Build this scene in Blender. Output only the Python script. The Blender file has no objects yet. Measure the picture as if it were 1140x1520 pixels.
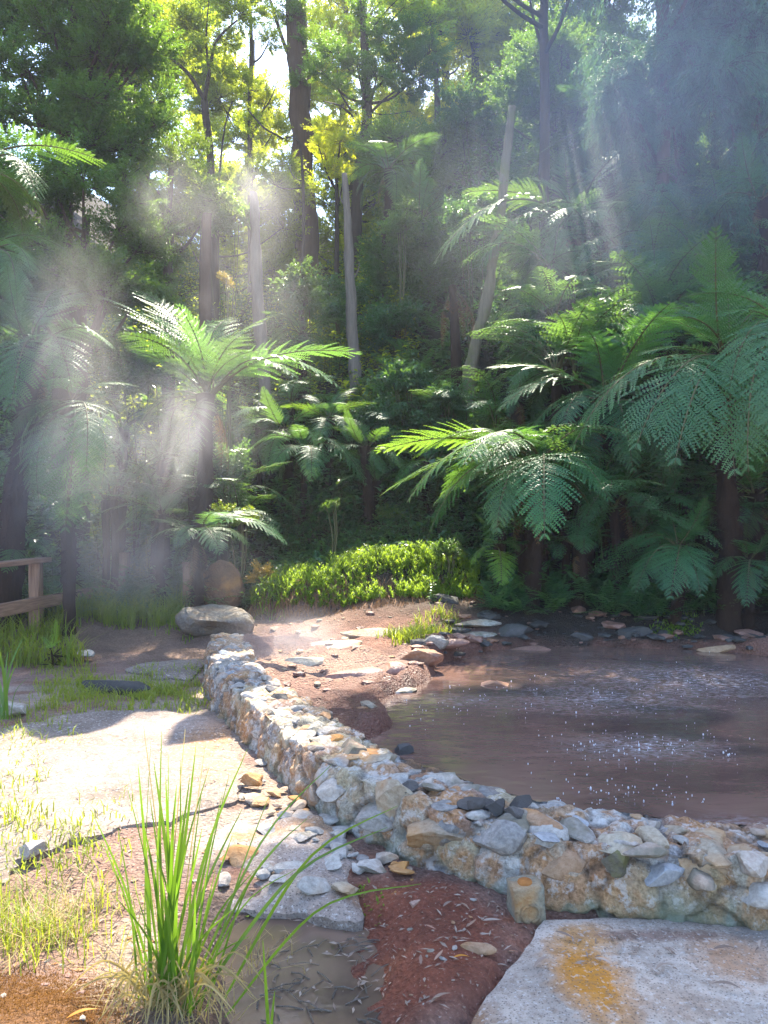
import bpy, bmesh, math, random
import numpy as np
from mathutils import Vector, Matrix, Quaternion, Euler

R = math.radians
scene = bpy.context.scene
col = scene.collection

# ---------------------------------------------------------------- camera
CAM_Z, FPX, CX, CY = 1.6, 1142.0, 570.0, 760.0
cam_d = bpy.data.cameras.new('camera')
cam_d.sensor_fit = 'VERTICAL'
cam_d.sensor_height = 36.0
cam_d.lens = 36.0 * FPX / 1520.0
cam_d.clip_start = 0.05
cam_d.clip_end = 2000.0
cam = bpy.data.objects.new('camera', cam_d)
cam.location = (0, 0, CAM_Z)
cam.rotation_euler = (R(90), 0, 0)
col.objects.link(cam)
scene.camera = cam

# ---------------------------------------------------------------- sky and sun
SUN_EL, SUN_AZ = 56.0, 3.0          # azimuth measured from the view axis towards the right
world = bpy.data.worlds.new('World')
scene.world = world
world.use_nodes = True
wn = world.node_tree
for n in list(wn.nodes):
    wn.nodes.remove(n)
sky = wn.nodes.new('ShaderNodeTexSky')
sky.sky_type = 'NISHITA'
sky.sun_disc = False
sky.sun_elevation = R(SUN_EL)
sky.sun_rotation = R(SUN_AZ)
sky.air_density = 1.0
sky.dust_density = 0.8
sky.ozone_density = 2.5
bg = wn.nodes.new('ShaderNodeBackground')
bg.inputs['Strength'].default_value = 0.15
wo = wn.nodes.new('ShaderNodeOutputWorld')
wn.links.new(sky.outputs[0], bg.inputs[0])
wn.links.new(bg.outputs[0], wo.inputs[0])

sun_d = bpy.data.lights.new('sun', 'SUN')
sun_d.energy = 4.2
sun_d.angle = R(0.55)
sun_d.color = (1.0, 0.92, 0.76)
sun = bpy.data.objects.new('sun', sun_d)
to_scene = Vector((-math.sin(R(SUN_AZ)) * math.cos(R(SUN_EL)), -math.cos(R(SUN_AZ)) * math.cos(R(SUN_EL)), -math.sin(R(SUN_EL))))
sun.rotation_euler = to_scene.to_track_quat('-Z', 'Y').to_euler()
sun.location = (0, 30, 60)
col.objects.link(sun)

vs = scene.view_settings
vs.view_transform = 'Standard'
vs.look = 'None'
vs.exposure = 2.3
vs.gamma = 1.0
vs.use_curve_mapping = False

cy = scene.cycles
cy.use_denoising = True
cy.denoising_prefilter = 'ACCURATE'
cy.max_bounces = 7
cy.diffuse_bounces = 3
cy.glossy_bounces = 2
cy.transmission_bounces = 4
cy.volume_bounces = 1
cy.transparent_max_bounces = 6
cy.sample_clamp_indirect = 4.0
cy.sample_clamp_direct = 12.0
cy.caustics_reflective = False
cy.caustics_refractive = False
cy.volume_step_rate = 1.0
cy.volume_max_steps = 96

# ---------------------------------------------------------------- helpers
rng = np.random.default_rng(7)
random.seed(7)


def at(px, py, Y):
    """a point of the place: the photograph's pixel at a measured distance Y in front of the viewer"""
    return Vector(((px - CX) / FPX * Y, Y, CAM_Z - (py - CY) / FPX * Y))


def on(px, py, z=0.0):
    """the point of the level z seen at a pixel below the horizon"""
    Y = (CAM_Z - z) * FPX / (py - CY)
    return Vector(((px - CX) / FPX * Y, Y, z))


def tag(o, label=None, cat=None, group=None, kind=None):
    if label: o['label'] = label
    if cat: o['category'] = cat
    if group: o['group'] = group
    if kind: o['kind'] = kind
    return o


def empty(name, loc=(0, 0, 0), rz=0.0):
    o = bpy.data.objects.new(name, None)
    o.empty_display_size = 0.1
    o.location = loc
    o.rotation_euler = (0, 0, rz)
    col.objects.link(o)
    return o


def link(name, me, parent=None, loc=(0, 0, 0)):
    o = bpy.data.objects.new(name, me)
    o.location = loc
    col.objects.link(o)
    if parent is not None:
        o.parent = parent
    return o


def _h(ix, iy, iz, seed):
    n = (ix.astype(np.int64) * 374761393 + iy.astype(np.int64) * 668265263 + iz.astype(np.int64) * 2147483647 + seed * 974634777) & 0xffffffff
    n = ((n ^ (n >> 13)) * 1274126177) & 0xffffffff
    n = ((n ^ (n >> 16)) * 2246822519) & 0xffffffff
    return ((n ^ (n >> 15)) & 0xffffff) / float(0xffffff)


def vnoise(p, seed=0):
    p = np.asarray(p, float)
    i = np.floor(p)
    f = p - i
    f = f * f * (3 - 2 * f)
    i = i.astype(np.int64)
    x, y, z = i[..., 0], i[..., 1], i[..., 2]
    fx, fy, fz = f[..., 0], f[..., 1], f[..., 2]
    def g(a, b, c):
        return _h(x + a, y + b, z + c, seed)
    l = lambda a, b, t: a + (b - a) * t
    r = l(l(l(g(0,0,0), g(1,0,0), fx), l(g(0,1,0), g(1,1,0), fx), fy),
          l(l(g(0,0,1), g(1,0,1), fx), l(g(0,1,1), g(1,1,1), fx), fy), fz)
    return r * 2 - 1


def fbm(p, octaves=4, seed=0, gain=0.5):
    p = np.asarray(p, float)
    s, a, t = 0.0, 1.0, 0.0
    for k in range(octaves):
        s = s + a * vnoise(p * (2.03 ** k) + 13.7 * k, seed + k)
        t += a
        a *= gain
    return s / t


def worley(p, seed=0):
    p = np.asarray(p, float)
    i = np.floor(p).astype(np.int64)
    f1 = np.full(p.shape[:-1], 9.0)
    f2 = np.full(p.shape[:-1], 9.0)
    idv = np.zeros(p.shape[:-1])
    for a in (-1, 0, 1):
        for b in (-1, 0, 1):
            for c in (-1, 0, 1):
                ix, iy, iz = i[..., 0] + a, i[..., 1] + b, i[..., 2] + c
                q = np.stack([ix + _h(ix, iy, iz, seed), iy + _h(ix, iy, iz, seed + 1), iz + _h(ix, iy, iz, seed + 2)], -1)
                d = np.linalg.norm(p - q, axis=-1)
                m = d < f1
                f2 = np.where(m, f1, np.minimum(f2, d))
                idv = np.where(m, _h(ix, iy, iz, seed + 3), idv)
                f1 = np.where(m, d, f1)
    return f1, f2, idv


def sstep(a, b, x):
    t = np.clip((x - a) / (b - a), 0, 1)
    return t * t * (3 - 2 * t)


def p3(x, y, z=0.0):
    x, y = np.broadcast_arrays(np.asarray(x, float), np.asarray(y, float))
    return np.stack([x, y, np.zeros_like(x) + z], -1)


class Geo:
    """collects vertices and faces as arrays and links them as one mesh"""
    def __init__(self):
        self.v, self.f, self.a, self.m = [], [], [], []
        self.n = 0
    def add(self, v, faces, rnd=0.5, mi=0):
        v = np.asarray(v, float).reshape(-1, 3)
        self.v.append(v)
        self.a.append(np.broadcast_to(np.asarray(rnd, float), (len(v),)).copy())
        for f in (faces if isinstance(faces, list) else [faces]):
            f = np.asarray(f, np.int64)
            if f.size:
                self.f.append(f + self.n)
                self.m.append(np.full(len(f), mi, np.int32))
        self.n += len(v)
    def tube(self, pts, rad, seg=6, rnd=0.5, mi=0, rough=0.0, seed=0, cap=True):
        pts = np.asarray(pts, float)
        rad = np.broadcast_to(np.asarray(rad, float), (len(pts),))
        t = np.gradient(pts, axis=0)
        t /= np.linalg.norm(t, axis=1)[:, None] + 1e-9
        ref = np.array([0.0, 0.0, 1.0]) if abs(t[0][2]) < 0.9 else np.array([1.0, 0.0, 0.0])
        x = np.cross(t, ref); x /= np.linalg.norm(x, axis=1)[:, None] + 1e-9
        y = np.cross(t, x)
        th = np.linspace(0, 2 * np.pi, seg, endpoint=False)
        rr = rad[:, None] * np.ones(seg)
        if rough:
            q = pts[:, None, :] * 0 + np.stack([np.cos(th)[None, :] * 1.8 + seed, np.sin(th)[None, :] * 1.8 + seed * 2.0, np.zeros((1, seg))], -1)
            d = np.concatenate([[0], np.cumsum(np.linalg.norm(np.diff(pts, axis=0), axis=1))])
            q = q + np.stack([0 * d, 0 * d, d * 1.6], -1)[:, None, :]
            rr = rr * (1 + rough * fbm(q * 1.7, 3, seed))
        V = pts[:, None, :] + rr[..., None] * (np.cos(th)[None, :, None] * x[:, None, :] + np.sin(th)[None, :, None] * y[:, None, :])
        n = len(pts)
        i, j = np.meshgrid(np.arange(n - 1), np.arange(seg), indexing='ij')
        a = i * seg + j; b = i * seg + (j + 1) % seg
        F = np.stack([a, b, b + seg, a + seg], -1).reshape(-1, 4)
        V = V.reshape(-1, 3)
        fs = [F]
        if cap:
            V = np.concatenate([V, pts[[0]], pts[[-1]]])
            k = np.arange(seg)
            c0, c1 = n * seg, n * seg + 1
            fs.append(np.stack([np.full(seg, c0), (k + 1) % seg, k], -1))
            e = (n - 1) * seg
            fs.append(np.stack([np.full(seg, c1), e + k, e + (k + 1) % seg], -1))
        self.add(V, fs, rnd, mi)
    def box(self, c, s, rot=None, rnd=0.5, mi=0):
        v = np.array([[x, y, z] for x in (-.5, .5) for y in (-.5, .5) for z in (-.5, .5)]) * np.asarray(s)
        if rot is not None:
            v = v @ np.array(rot.to_matrix()).T
        self.add(v + np.asarray(c), np.array([[0,1,3,2],[4,6,7,5],[0,4,5,1],[2,3,7,6],[0,2,6,4],[1,5,7,3]]), rnd, mi)
    def leaves(self, p, d, n, L, w, rnd, fold=0.15, mi=0, broad=False):
        """n leaf blades: base p, direction d, facing n, length L, half width w"""
        p, d, n = (np.asarray(q, float) for q in (p, d, n))
        d = d / (np.linalg.norm(d, axis=1)[:, None] + 1e-9)
        s = np.cross(d, n); s /= np.linalg.norm(s, axis=1)[:, None] + 1e-9
        u = np.cross(s, d)
        L = np.broadcast_to(np.asarray(L, float), (len(p),))[:, None]
        w = np.broadcast_to(np.asarray(w, float), (len(p),))[:, None]
        N = len(p)
        if broad:
            c = p + d * L * 0.5 + u * L * 0.06
            tip = p + d * L - u * L * 0.14
            l = p + d * L * 0.45 + s * w + u * w * fold * 3
            r = p + d * L * 0.45 - s * w + u * w * fold * 3
            V = np.stack([p, r, c, l, tip], 1).reshape(-1, 3)
            b = np.arange(N)[:, None] * 5
            F = np.concatenate([b + np.array([[0, 1, 4, 2]]), b + np.array([[0, 2, 4, 3]])])
            self.add(V, F, np.repeat(np.broadcast_to(rnd, (N,)), 5), mi)
        else:
            l = p + d * L * 0.45 + s * w + u * w * fold
            r = p + d * L * 0.5 - s * w + u * w * fold
            V = np.stack([p, r, p + d * L, l], 1).reshape(-1, 3)
            F = np.arange(N * 4).reshape(-1, 4)
            self.add(V, F, np.repeat(np.broadcast_to(rnd, (N,)), 4), mi)
    def mesh(self, name, mats, smooth=False, colors=None, wet=None):
        me = bpy.data.meshes.new(name)
        V = np.concatenate(self.v)
        me.vertices.add(len(V))
        me.vertices.foreach_set('co', V.astype(np.float32).ravel())
        tot = np.concatenate([np.full(len(f), f.shape[1], np.int32) for f in self.f])
        lv = np.concatenate([f.ravel() for f in self.f]).astype(np.int32)
        me.loops.add(len(lv))
        me.loops.foreach_set('vertex_index', lv)
        me.polygons.add(len(tot))
        st = np.concatenate([[0], np.cumsum(tot)[:-1]]).astype(np.int32)
        me.polygons.foreach_set('loop_start', st)
        me.polygons.foreach_set('material_index', np.concatenate(self.m))
        me.polygons.foreach_set('use_smooth', np.full(len(tot), bool(smooth)))
        for m in (mats if isinstance(mats, (list, tuple)) else [mats]):
            me.materials.append(m)
        a = me.attributes.new('rnd', 'FLOAT', 'POINT')
        a.data.foreach_set('value', np.concatenate(self.a).astype(np.float32))
        if colors is not None:
            c = me.attributes.new('zone', 'FLOAT_COLOR', 'POINT')
            c.data.foreach_set('color', np.concatenate([colors, np.ones((len(colors), 1))], 1).astype(np.float32).ravel())
        if wet is not None:
            w_ = me.attributes.new('wet', 'FLOAT', 'POINT')
            w_.data.foreach_set('value', np.asarray(wet, np.float32))
        me.update(calc_edges=True)
        return me
    def xform(self, M, s=1.0):
        pass


def rot_to(d, up=(0, 0, 1), roll=0.0):
    """matrix whose X axis is d and whose Z axis leans to up"""
    x = Vector(d).normalized()
    z = Vector(up)
    y = z.cross(x)
    if y.length < 1e-4:
        y = Vector((0, 1, 0))
    y.normalize()
    z = x.cross(y)
    m = Matrix((x, y, z)).transposed()
    if roll:
        m = m @ Matrix.Rotation(roll, 3, 'X')
    return m


# ---------------------------------------------------------------- node helpers
class NT:
    def __init__(self, name):
        self.m = bpy.data.materials.new(name)
        self.m.use_nodes = True
        self.t = self.m.node_tree
        for n in list(self.t.nodes):
            self.t.nodes.remove(n)
        self.out = self.t.nodes.new('ShaderNodeOutputMaterial')
    def n(self, typ, _in=None, **props):
        nd = self.t.nodes.new('ShaderNode' + typ)
        for k, v in props.items():
            setattr(nd, k, v)
        for k, v in (_in or {}).items():
            self.set(nd.inputs[k], v)
        return nd
    def set(self, sock, v):
        if isinstance(v, bpy.types.NodeSocket):
            self.t.links.new(v, sock)
        elif isinstance(v, bpy.types.Node):
            self.t.links.new(v.outputs[0], sock)
        else:
            if isinstance(v, tuple) and len(v) == 3 and sock.type == 'RGBA':
                v = v + (1.0,)
            sock.default_value = v
    def math(self, op, a, b=0.0, clamp=False):
        nd = self.n('Math', operation=op, use_clamp=clamp)
        self.set(nd.inputs[0], a); self.set(nd.inputs[1], b)
        return nd.outputs[0]
    def mix(self, fac, a, b, blend='MIX'):
        nd = self.n('MixRGB', blend_type=blend)
        self.set(nd.inputs[0], fac); self.set(nd.inputs[1], a); self.set(nd.inputs[2], b)
        return nd.outputs[0]
    def noise(self, scale, detail=4, rough=0.55, vec=None, dist=0.0):
        nd = self.n('TexNoise', {'Scale': scale, 'Detail': detail, 'Roughness': rough, 'Distortion': dist})
        if vec is not None: self.set(nd.inputs['Vector'], vec)
        return nd.outputs[0]
    def voro(self, scale, vec=None, feature='F1', out='Distance', rand=1.0):
        nd = self.n('TexVoronoi', {'Scale': scale, 'Randomness': rand}, feature=feature)
        if vec is not None: self.set(nd.inputs['Vector'], vec)
        return nd.outputs[out]
    def ramp(self, fac, stops, interp='LINEAR'):
        nd = self.n('ValToRGB')
        r = nd.color_ramp
        r.interpolation = interp
        while len(r.elements) < len(stops): r.elements.new(0.5)
        for e, (p, c) in zip(r.elements, stops):
            e.position = p
            e.color = tuple(c) + (1.0,) if len(c) == 3 else c
        self.set(nd.inputs[0], fac)
        return nd.outputs[0]
    def step(self, x, a, b):
        nd = self.n('MapRange', {'From Min': a, 'From Max': b}, clamp=True)
        self.set(nd.inputs[0], x)
        return nd.outputs[0]
    def attr(self, name, out='Fac'):
        return self.n('Attribute', attribute_name=name).outputs[out]
    def pos(self):
        return self.n('NewGeometry').outputs['Position']
    def obj(self):
        return self.n('TexCoord').outputs['Object']
    def bump(self, h, strength=0.5, dist=0.02, normal=None):
        nd = self.n('Bump', {'Strength': strength, 'Distance': dist, 'Height': h})
        if normal is not None: self.set(nd.inputs['Normal'], normal)
        return nd.outputs[0]
    def surf(self, sh):
        self.set(self.out.inputs['Surface'], sh)
        return self.m
    def bsdf(self, color, rough=0.8, normal=None, spec=0.5, **kw):
        d = {'Base Color': color, 'Roughness': rough, 'Specular IOR Level': spec}
        d.update(kw)
        nd = self.n('BsdfPrincipled', d)
        if normal is not None: self.set(nd.inputs['Normal'], normal)
        return nd.outputs[0]

# ---------------------------------------------------------------- materials
def leaf_mat(name, dark, light, trans=(0.16, 0.26, 0.03), tf=0.35, rough=0.42, spec=0.45):
    t = NT(name)
    oi = t.n('ObjectInfo')
    f = t.math('ADD', t.math('MULTIPLY', t.attr('rnd'), 0.75), t.math('MULTIPLY', oi.outputs['Random'], 0.25))
    c = t.ramp(f, [(0.0, dark), (1.0, light)])
    c = t.mix(1.0, c, oi.outputs['Color'], 'MULTIPLY')
    tr = t.mix(1.0, t.mix(0.5, c, trans), oi.outputs['Color'], 'MULTIPLY')
    b = t.bsdf(c, rough, spec=spec)
    tb = t.n('BsdfTranslucent', {'Color': t.mix(1.0, tr, (1.9, 1.9, 1.4), 'MULTIPLY')})
    mx = t.n('MixShader', {0: tf, 1: b, 2: tb.outputs[0]})
    return t.surf(mx.outputs[0])


M = {}
M['frond'] = leaf_mat('fern_green', (0.026, 0.090, 0.040), (0.070, 0.168, 0.070), (0.22, 0.34, 0.03), 0.38, 0.40, 0.5)
M['frond_dead'] = leaf_mat('fern_brown', (0.10, 0.055, 0.03), (0.19, 0.105, 0.055), (0.30, 0.16, 0.06), 0.25, 0.8, 0.2)
M['leaf_fine'] = leaf_mat('leaf_evergreen', (0.020, 0.066, 0.018), (0.068, 0.140, 0.030), (0.26, 0.36, 0.02), 0.42, 0.40, 0.5)
M['leaf_yellow'] = leaf_mat('leaf_sunlit', (0.07, 0.115, 0.02), (0.14, 0.18, 0.035), (0.50, 0.52, 0.02), 0.62, 0.45, 0.4)  # yellow-green of sunlit canopy leaves, put into the leaf colour
M['leaf_broad'] = leaf_mat('leaf_glossy', (0.025, 0.075, 0.035), (0.07, 0.14, 0.05), (0.22, 0.34, 0.03), 0.33, 0.30, 0.6)
M['leaf_conifer'] = leaf_mat('leaf_conifer', (0.024, 0.080, 0.050), (0.062, 0.145, 0.085), (0.16, 0.24, 0.06), 0.30, 0.5, 0.4)
M['grass'] = leaf_mat('grass_green', (0.07, 0.135, 0.015), (0.22, 0.25, 0.035), (0.38, 0.42, 0.025), 0.42, 0.5, 0.4)
M['grass_dry'] = leaf_mat('grass_straw', (0.20, 0.15, 0.07), (0.38, 0.31, 0.15), (0.45, 0.35, 0.10), 0.35, 0.6, 0.3)
M['sedge'] = leaf_mat('sedge_green', (0.035, 0.115, 0.010), (0.10, 0.20, 0.022), (0.20, 0.32, 0.02), 0.38, 0.32, 0.5)
M['herb'] = leaf_mat('herb_green', (0.055, 0.13, 0.02), (0.14, 0.20, 0.03), (0.34, 0.46, 0.03), 0.45, 0.5, 0.4)
M['root_hair'] = leaf_mat('dry_roots', (0.11, 0.06, 0.035), (0.23, 0.125, 0.07), (0.3, 0.15, 0.06), 0.2, 0.85, 0.2)
M['dry_leaf'] = leaf_mat('dry_leaf', (0.16, 0.11, 0.085), (0.40, 0.32, 0.26), (0.3, 0.18, 0.1), 0.15, 0.6, 0.3)
M['autumn_leaf'] = leaf_mat('orange_leaf', (0.40, 0.13, 0.02), (0.55, 0.30, 0.04), (0.7, 0.35, 0.03), 0.4, 0.5, 0.3)
M['moss'] = leaf_mat('moss_green', (0.06, 0.12, 0.015), (0.17, 0.24, 0.03), (0.2, 0.3, 0.02), 0.2, 0.9, 0.1)
M['moss_orange'] = leaf_mat('moss_orange', (0.085, 0.036, 0.012), (0.20, 0.095, 0.022), (0.3, 0.15, 0.02), 0.15, 0.95, 0.1)


def bark(name, a, b, scale=6.0, moss=None):
    t = NT(name)
    v = t.n('Mapping', {'Vector': t.pos(), 'Scale': (scale * 3, scale * 3, scale * 0.35)}).outputs[0]
    n1 = t.noise(1.0, 6, 0.65, v)
    n2 = t.noise(4.0, 3, 0.6, t.pos())
    c = t.mix(n1, a, b)
    if moss:
        c = t.mix(t.step(n2, 0.48, 0.62), c, moss)
    nm = t.bump(t.math('ADD', n1, t.math('MULTIPLY', t.noise(22.0, 4, 0.6, v), 0.5)), 1.0, 0.05)
    return t.surf(t.bsdf(c, 0.9, nm, 0.2))


M['bark'] = bark('bark_dark', (0.035, 0.025, 0.020), (0.13, 0.095, 0.075), 5)
M['bark_red'] = bark('bark_red_brown', (0.055, 0.032, 0.024), (0.19, 0.12, 0.09), 4)
M['bark_pale'] = bark('bark_weathered', (0.10, 0.085, 0.07), (0.42, 0.36, 0.30), 7)
M['bark_moss'] = bark('bark_mossy', (0.09, 0.08, 0.05), (0.36, 0.32, 0.22), 7, (0.19, 0.20, 0.08))
M['fern_trunk'] = bark('fern_trunk', (0.014, 0.009, 0.006), (0.085, 0.048, 0.032), 9)

t = NT('stipe_brown')
M['stipe'] = t.surf(t.bsdf(t.mix(t.noise(30, 2), (0.055, 0.055, 0.022), (0.13, 0.115, 0.045)), 0.6, None, 0.3))


def rock_mat(name, stops, scale=1.0, bumpd=0.02, speck=0.6, lich=None, rough=0.85, rust=0.0, pale=0.26):
    """mineral stone: colour per object and by patches, with pits, grain and stains"""
    t = NT(name)
    oi = t.n('ObjectInfo')
    p = t.pos()
    n1 = t.noise(7 * scale, 5, 0.6, p)
    n2 = t.noise(38 * scale, 6, 0.7, p)
    n3 = t.noise(2.3 * scale, 3, 0.5, p, 0.6)
    f = t.math('ADD', t.math('MULTIPLY', oi.outputs['Random'], 0.55), t.math('MULTIPLY', n1, 0.55))
    c = t.ramp(f, stops)
    c = t.mix(t.step(n2, 0.30, 0.75), t.mix(speck, c, (0.05, 0.045, 0.04)), t.mix(pale, c, (0.75, 0.72, 0.67)))
    if rust:
        c = t.mix(t.math('MULTIPLY', t.step(n3, 0.50, 0.66), rust), c, t.mix(n2, (0.42, 0.13, 0.025), (0.50, 0.30, 0.08)))
    if lich:
        c = t.mix(t.step(t.noise(5.1 * scale, 4, 0.6, p), 0.5, 0.62), c, lich)
    vo = t.voro(26 * scale, p)
    h = t.math('ADD', t.math('MULTIPLY', n1, 0.9), t.math('ADD', t.math('MULTIPLY', n2, 0.6), t.math('MULTIPLY', vo, 0.25)))
    return t.surf(t.bsdf(c, rough, t.bump(h, 0.9, bumpd), 0.35))


GREY = [(0.15, (0.07, 0.066, 0.066)), (0.42, (0.21, 0.195, 0.185)), (0.62, (0.34, 0.31, 0.28)), (0.85, (0.50, 0.45, 0.39))]
M['stone'] = rock_mat('stone_grey', GREY, 1.0, 0.022, 0.5, None, 0.8, 0.35)
M['stone_blue'] = rock_mat('stone_blue_grey', [(0.2, (0.15, 0.16, 0.18)), (0.8, (0.29, 0.305, 0.33))], 1.0, 0.012, 0.35, None, 0.7)
M['stone_rust'] = rock_mat('stone_rusty', [(0.2, (0.20, 0.08, 0.035)), (0.5, (0.34, 0.17, 0.07)), (0.85, (0.45, 0.32, 0.20))], 1.0, 0.022, 0.4, None, 0.85, 0.8, pale=0.14)
M['stone_dark'] = rock_mat('stone_dark', [(0.2, (0.022, 0.021, 0.022)), (0.8, (0.085, 0.078, 0.076))], 1.0, 0.02, 0.5, None, 0.75, pale=0.03)
M['stone_moss'] = rock_mat('stone_mossy', [(0.2, (0.10, 0.085, 0.05)), (0.8, (0.24, 0.20, 0.12))], 1.4, 0.03, 0.6, (0.16, 0.15, 0.06), 0.95, pale=0.06)
M['stone_ochre'] = rock_mat('stone_ochre', [(0.2, (0.26, 0.18, 0.10)), (0.8, (0.46, 0.38, 0.26))], 1.0, 0.025, 0.4, None, 0.85, 0.55)
M['stone_red'] = rock_mat('stone_red_wet', [(0.2, (0.17, 0.07, 0.05)), (0.5, (0.30, 0.14, 0.10)), (0.85, (0.44, 0.26, 0.20))], 1.0, 0.02, 0.5, None, 0.38, 0.3, pale=0.08)
M['stone_brown'] = rock_mat('stone_brown', [(0.2, (0.13, 0.050, 0.018)), (0.8, (0.32, 0.14, 0.05))], 1.2, 0.03, 0.6, None, 0.9, 0.5, pale=0.06)
M['stone_white'] = rock_mat('stone_pale', [(0.2, (0.25, 0.22, 0.195)), (0.8, (0.54, 0.48, 0.42))], 1.0, 0.025, 0.5, (0.17, 0.15, 0.11), 0.85, 0.35)

M['stone_slate'] = rock_mat('stone_slate_grey', [(0.2, (0.07, 0.062, 0.056)), (0.8, (0.22, 0.195, 0.17))], 1.0, 0.03, 0.6, (0.13, 0.10, 0.07), 0.85, 0.2, pale=0.10)

# mortar and mineral crust of the dam
t = NT('wall_crust')
p = t.pos()
n1 = t.noise(2.6, 5, 0.6, p, 0.5)
n2 = t.noise(9.0, 6, 0.65, p)
n3 = t.noise(60.0, 5, 0.7, p)
n4 = t.noise(4.1, 4, 0.6, p, 1.2)
c = t.ramp(n2, [(0.25, (0.10, 0.08, 0.065)), (0.42, (0.27, 0.23, 0.19)), (0.55, (0.40, 0.36, 0.31)), (0.72, (0.54, 0.50, 0.45))])
c = t.mix(0.72, c, t.attr('zone', 'Color'))
c = t.mix(t.math('MULTIPLY', t.step(n4, 0.44, 0.57), 0.85), c, t.mix(n2, (0.33, 0.10, 0.02), (0.60, 0.30, 0.06)))
c = t.mix(t.math('MULTIPLY', t.step(n1, 0.52, 0.66), 0.65), c, (0.52, 0.44, 0.25))
sep = t.n('SeparateXYZ', {0: p})
c = t.mix(t.step(n3, 0.32, 0.62), t.mix(0.62, c, (0.05, 0.04, 0.03)), t.mix(0.12, c, (0.85, 0.83, 0.8)))
c = t.mix(t.math('MULTIPLY', t.step(t.noise(17, 5, 0.7, p), 0.52, 0.60), 0.55), c, (0.66, 0.63, 0.60))
c = t.mix(t.math('MULTIPLY', t.step(t.attr('wet'), 0.12, 0.01), 0.6), c, (0.055, 0.042, 0.033))
gm = t.math('MULTIPLY', t.step(t.math('ADD', sep.outputs[2], t.math('MULTIPLY', n4, 0.22)), 0.20, 0.08), 0.7)
c = t.mix(t.math('MULTIPLY', gm, t.step(n1, 0.42, 0.5)), c, (0.16, 0.20, 0.13))
sm = t.n('Mapping', {'Vector': p, 'Scale': (34, 34, 5)}).outputs[0]
n5 = t.noise(1.0, 4, 0.6, sm)
h = t.math('ADD', t.math('ADD', n2, t.math('MULTIPLY', n3, 0.7)), t.math('MULTIPLY', n5, 0.5))
M['crust'] = t.surf(t.bsdf(c, 0.85, t.bump(h, 1.0, 0.03), 0.3))

# soil and mud: zone colour comes with the ground's vertices
t = NT('soil')
p = t.pos()
z = t.attr('zone', 'Color')
w = t.attr('wet')
n1 = t.noise(3.0, 6, 0.65, p)
n2 = t.noise(45.0, 5, 0.7, p)
vo = t.voro(55.0, p)
c = t.mix(t.step(n1, 0.25, 0.75), t.mix(1.0, z, (0.62, 0.60, 0.60), 'MULTIPLY'), t.mix(1.0, z, (1.35, 1.33, 1.30), 'MULTIPLY'))
c = t.mix(t.step(n2, 0.35, 0.68), t.mix(1.0, c, (0.55, 0.52, 0.50), 'MULTIPLY'), c)
c = t.mix(t.math('MULTIPLY', t.step(t.noise(90, 3, 0.6, p), 0.62, 0.72), 0.5), c, (0.5, 0.42, 0.36))
h = t.math('ADD', t.math('MULTIPLY', n2, 1.0), t.math('ADD', t.math('MULTIPLY', vo, 0.6), t.math('MULTIPLY', t.noise(16.0, 4, 0.6, p), 1.6)))
ro = t.math('SUBTRACT', 0.95, t.math('MULTIPLY', w, 0.62))
M['soil'] = t.surf(t.bsdf(c, ro, t.bump(h, 1.0, 0.03), 0.4))


def concrete(name, base, stains, sc=1.0, grit=0.5, scale2=1.0):
    """rough cast concrete; stains are (x, y, rx, ry, angle, colour, amount) on its plan"""
    t = NT(name)
    p = t.pos()
    n1 = t.noise(2.2 * sc, 5, 0.6, p)
    n2 = t.noise(70 * sc, 6, 0.75, p)
    n3 = t.noise(11 * sc, 5, 0.6, p)
    c = t.mix(t.step(n1, 0.3, 0.7), tuple(x * 0.62 for x in base), tuple(min(1, x * 1.25) for x in base))
    n6 = t.noise(24 * sc, 5, 0.7, p)
    c = t.mix(t.math('MULTIPLY', t.step(n6, 0.50, 0.36), 0.55), c, (base[0] * .45, base[1] * .36, base[2] * .30))
    for (x, y, rx, ry, an, sc_, am) in stains:
        q = t.n('VectorMath', {0: p, 1: (-x, -y, 0)}, operation='ADD').outputs[0]
        q = t.n('VectorRotate', {'Vector': q, 'Angle': -an}, rotation_type='Z_AXIS').outputs[0]
        q = t.n('VectorMath', {0: q, 1: (1 / rx, 1 / ry, 0)}, operation='MULTIPLY').outputs[0]
        d = t.n('VectorMath', {0: q}, operation='LENGTH').outputs['Value']
        d = t.math('ADD', d, t.math('MULTIPLY', t.math('SUBTRACT', n3, 0.5), 1.5))
        f = t.math('MULTIPLY', t.step(d, 1.1, 0.45), am)
        c = t.mix(f, c, t.mix(n3, tuple(x * 0.6 for x in sc_), tuple(min(1, x * 1.25) for x in sc_)))
    c = t.mix(t.math('MULTIPLY', t.step(n2, 0.46, 0.30), grit), c, (0.06, 0.055, 0.05))
    c = t.mix(t.math('MULTIPLY', t.step(n3, 0.48, 0.36), 0.35), c, tuple(x * 0.45 for x in base))
    c = t.mix(t.math('MULTIPLY', t.step(t.voro(58 * sc, p), 0.30, 0.12), grit), c, (0.10, 0.08, 0.065))
    c = t.mix(t.math('MULTIPLY', t.step(t.noise(46 * sc, 2, 0.6, p), 0.58, 0.68), 0.45), c, (0.72, 0.68, 0.64))
    h = t.math('ADD', t.math('MULTIPLY', n2, 0.8), n3)
    h = t.math('ADD', h, n6)
    return t.surf(t.bsdf(c, 0.9, t.bump(h, 0.9, 0.016), 0.3))


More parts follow.
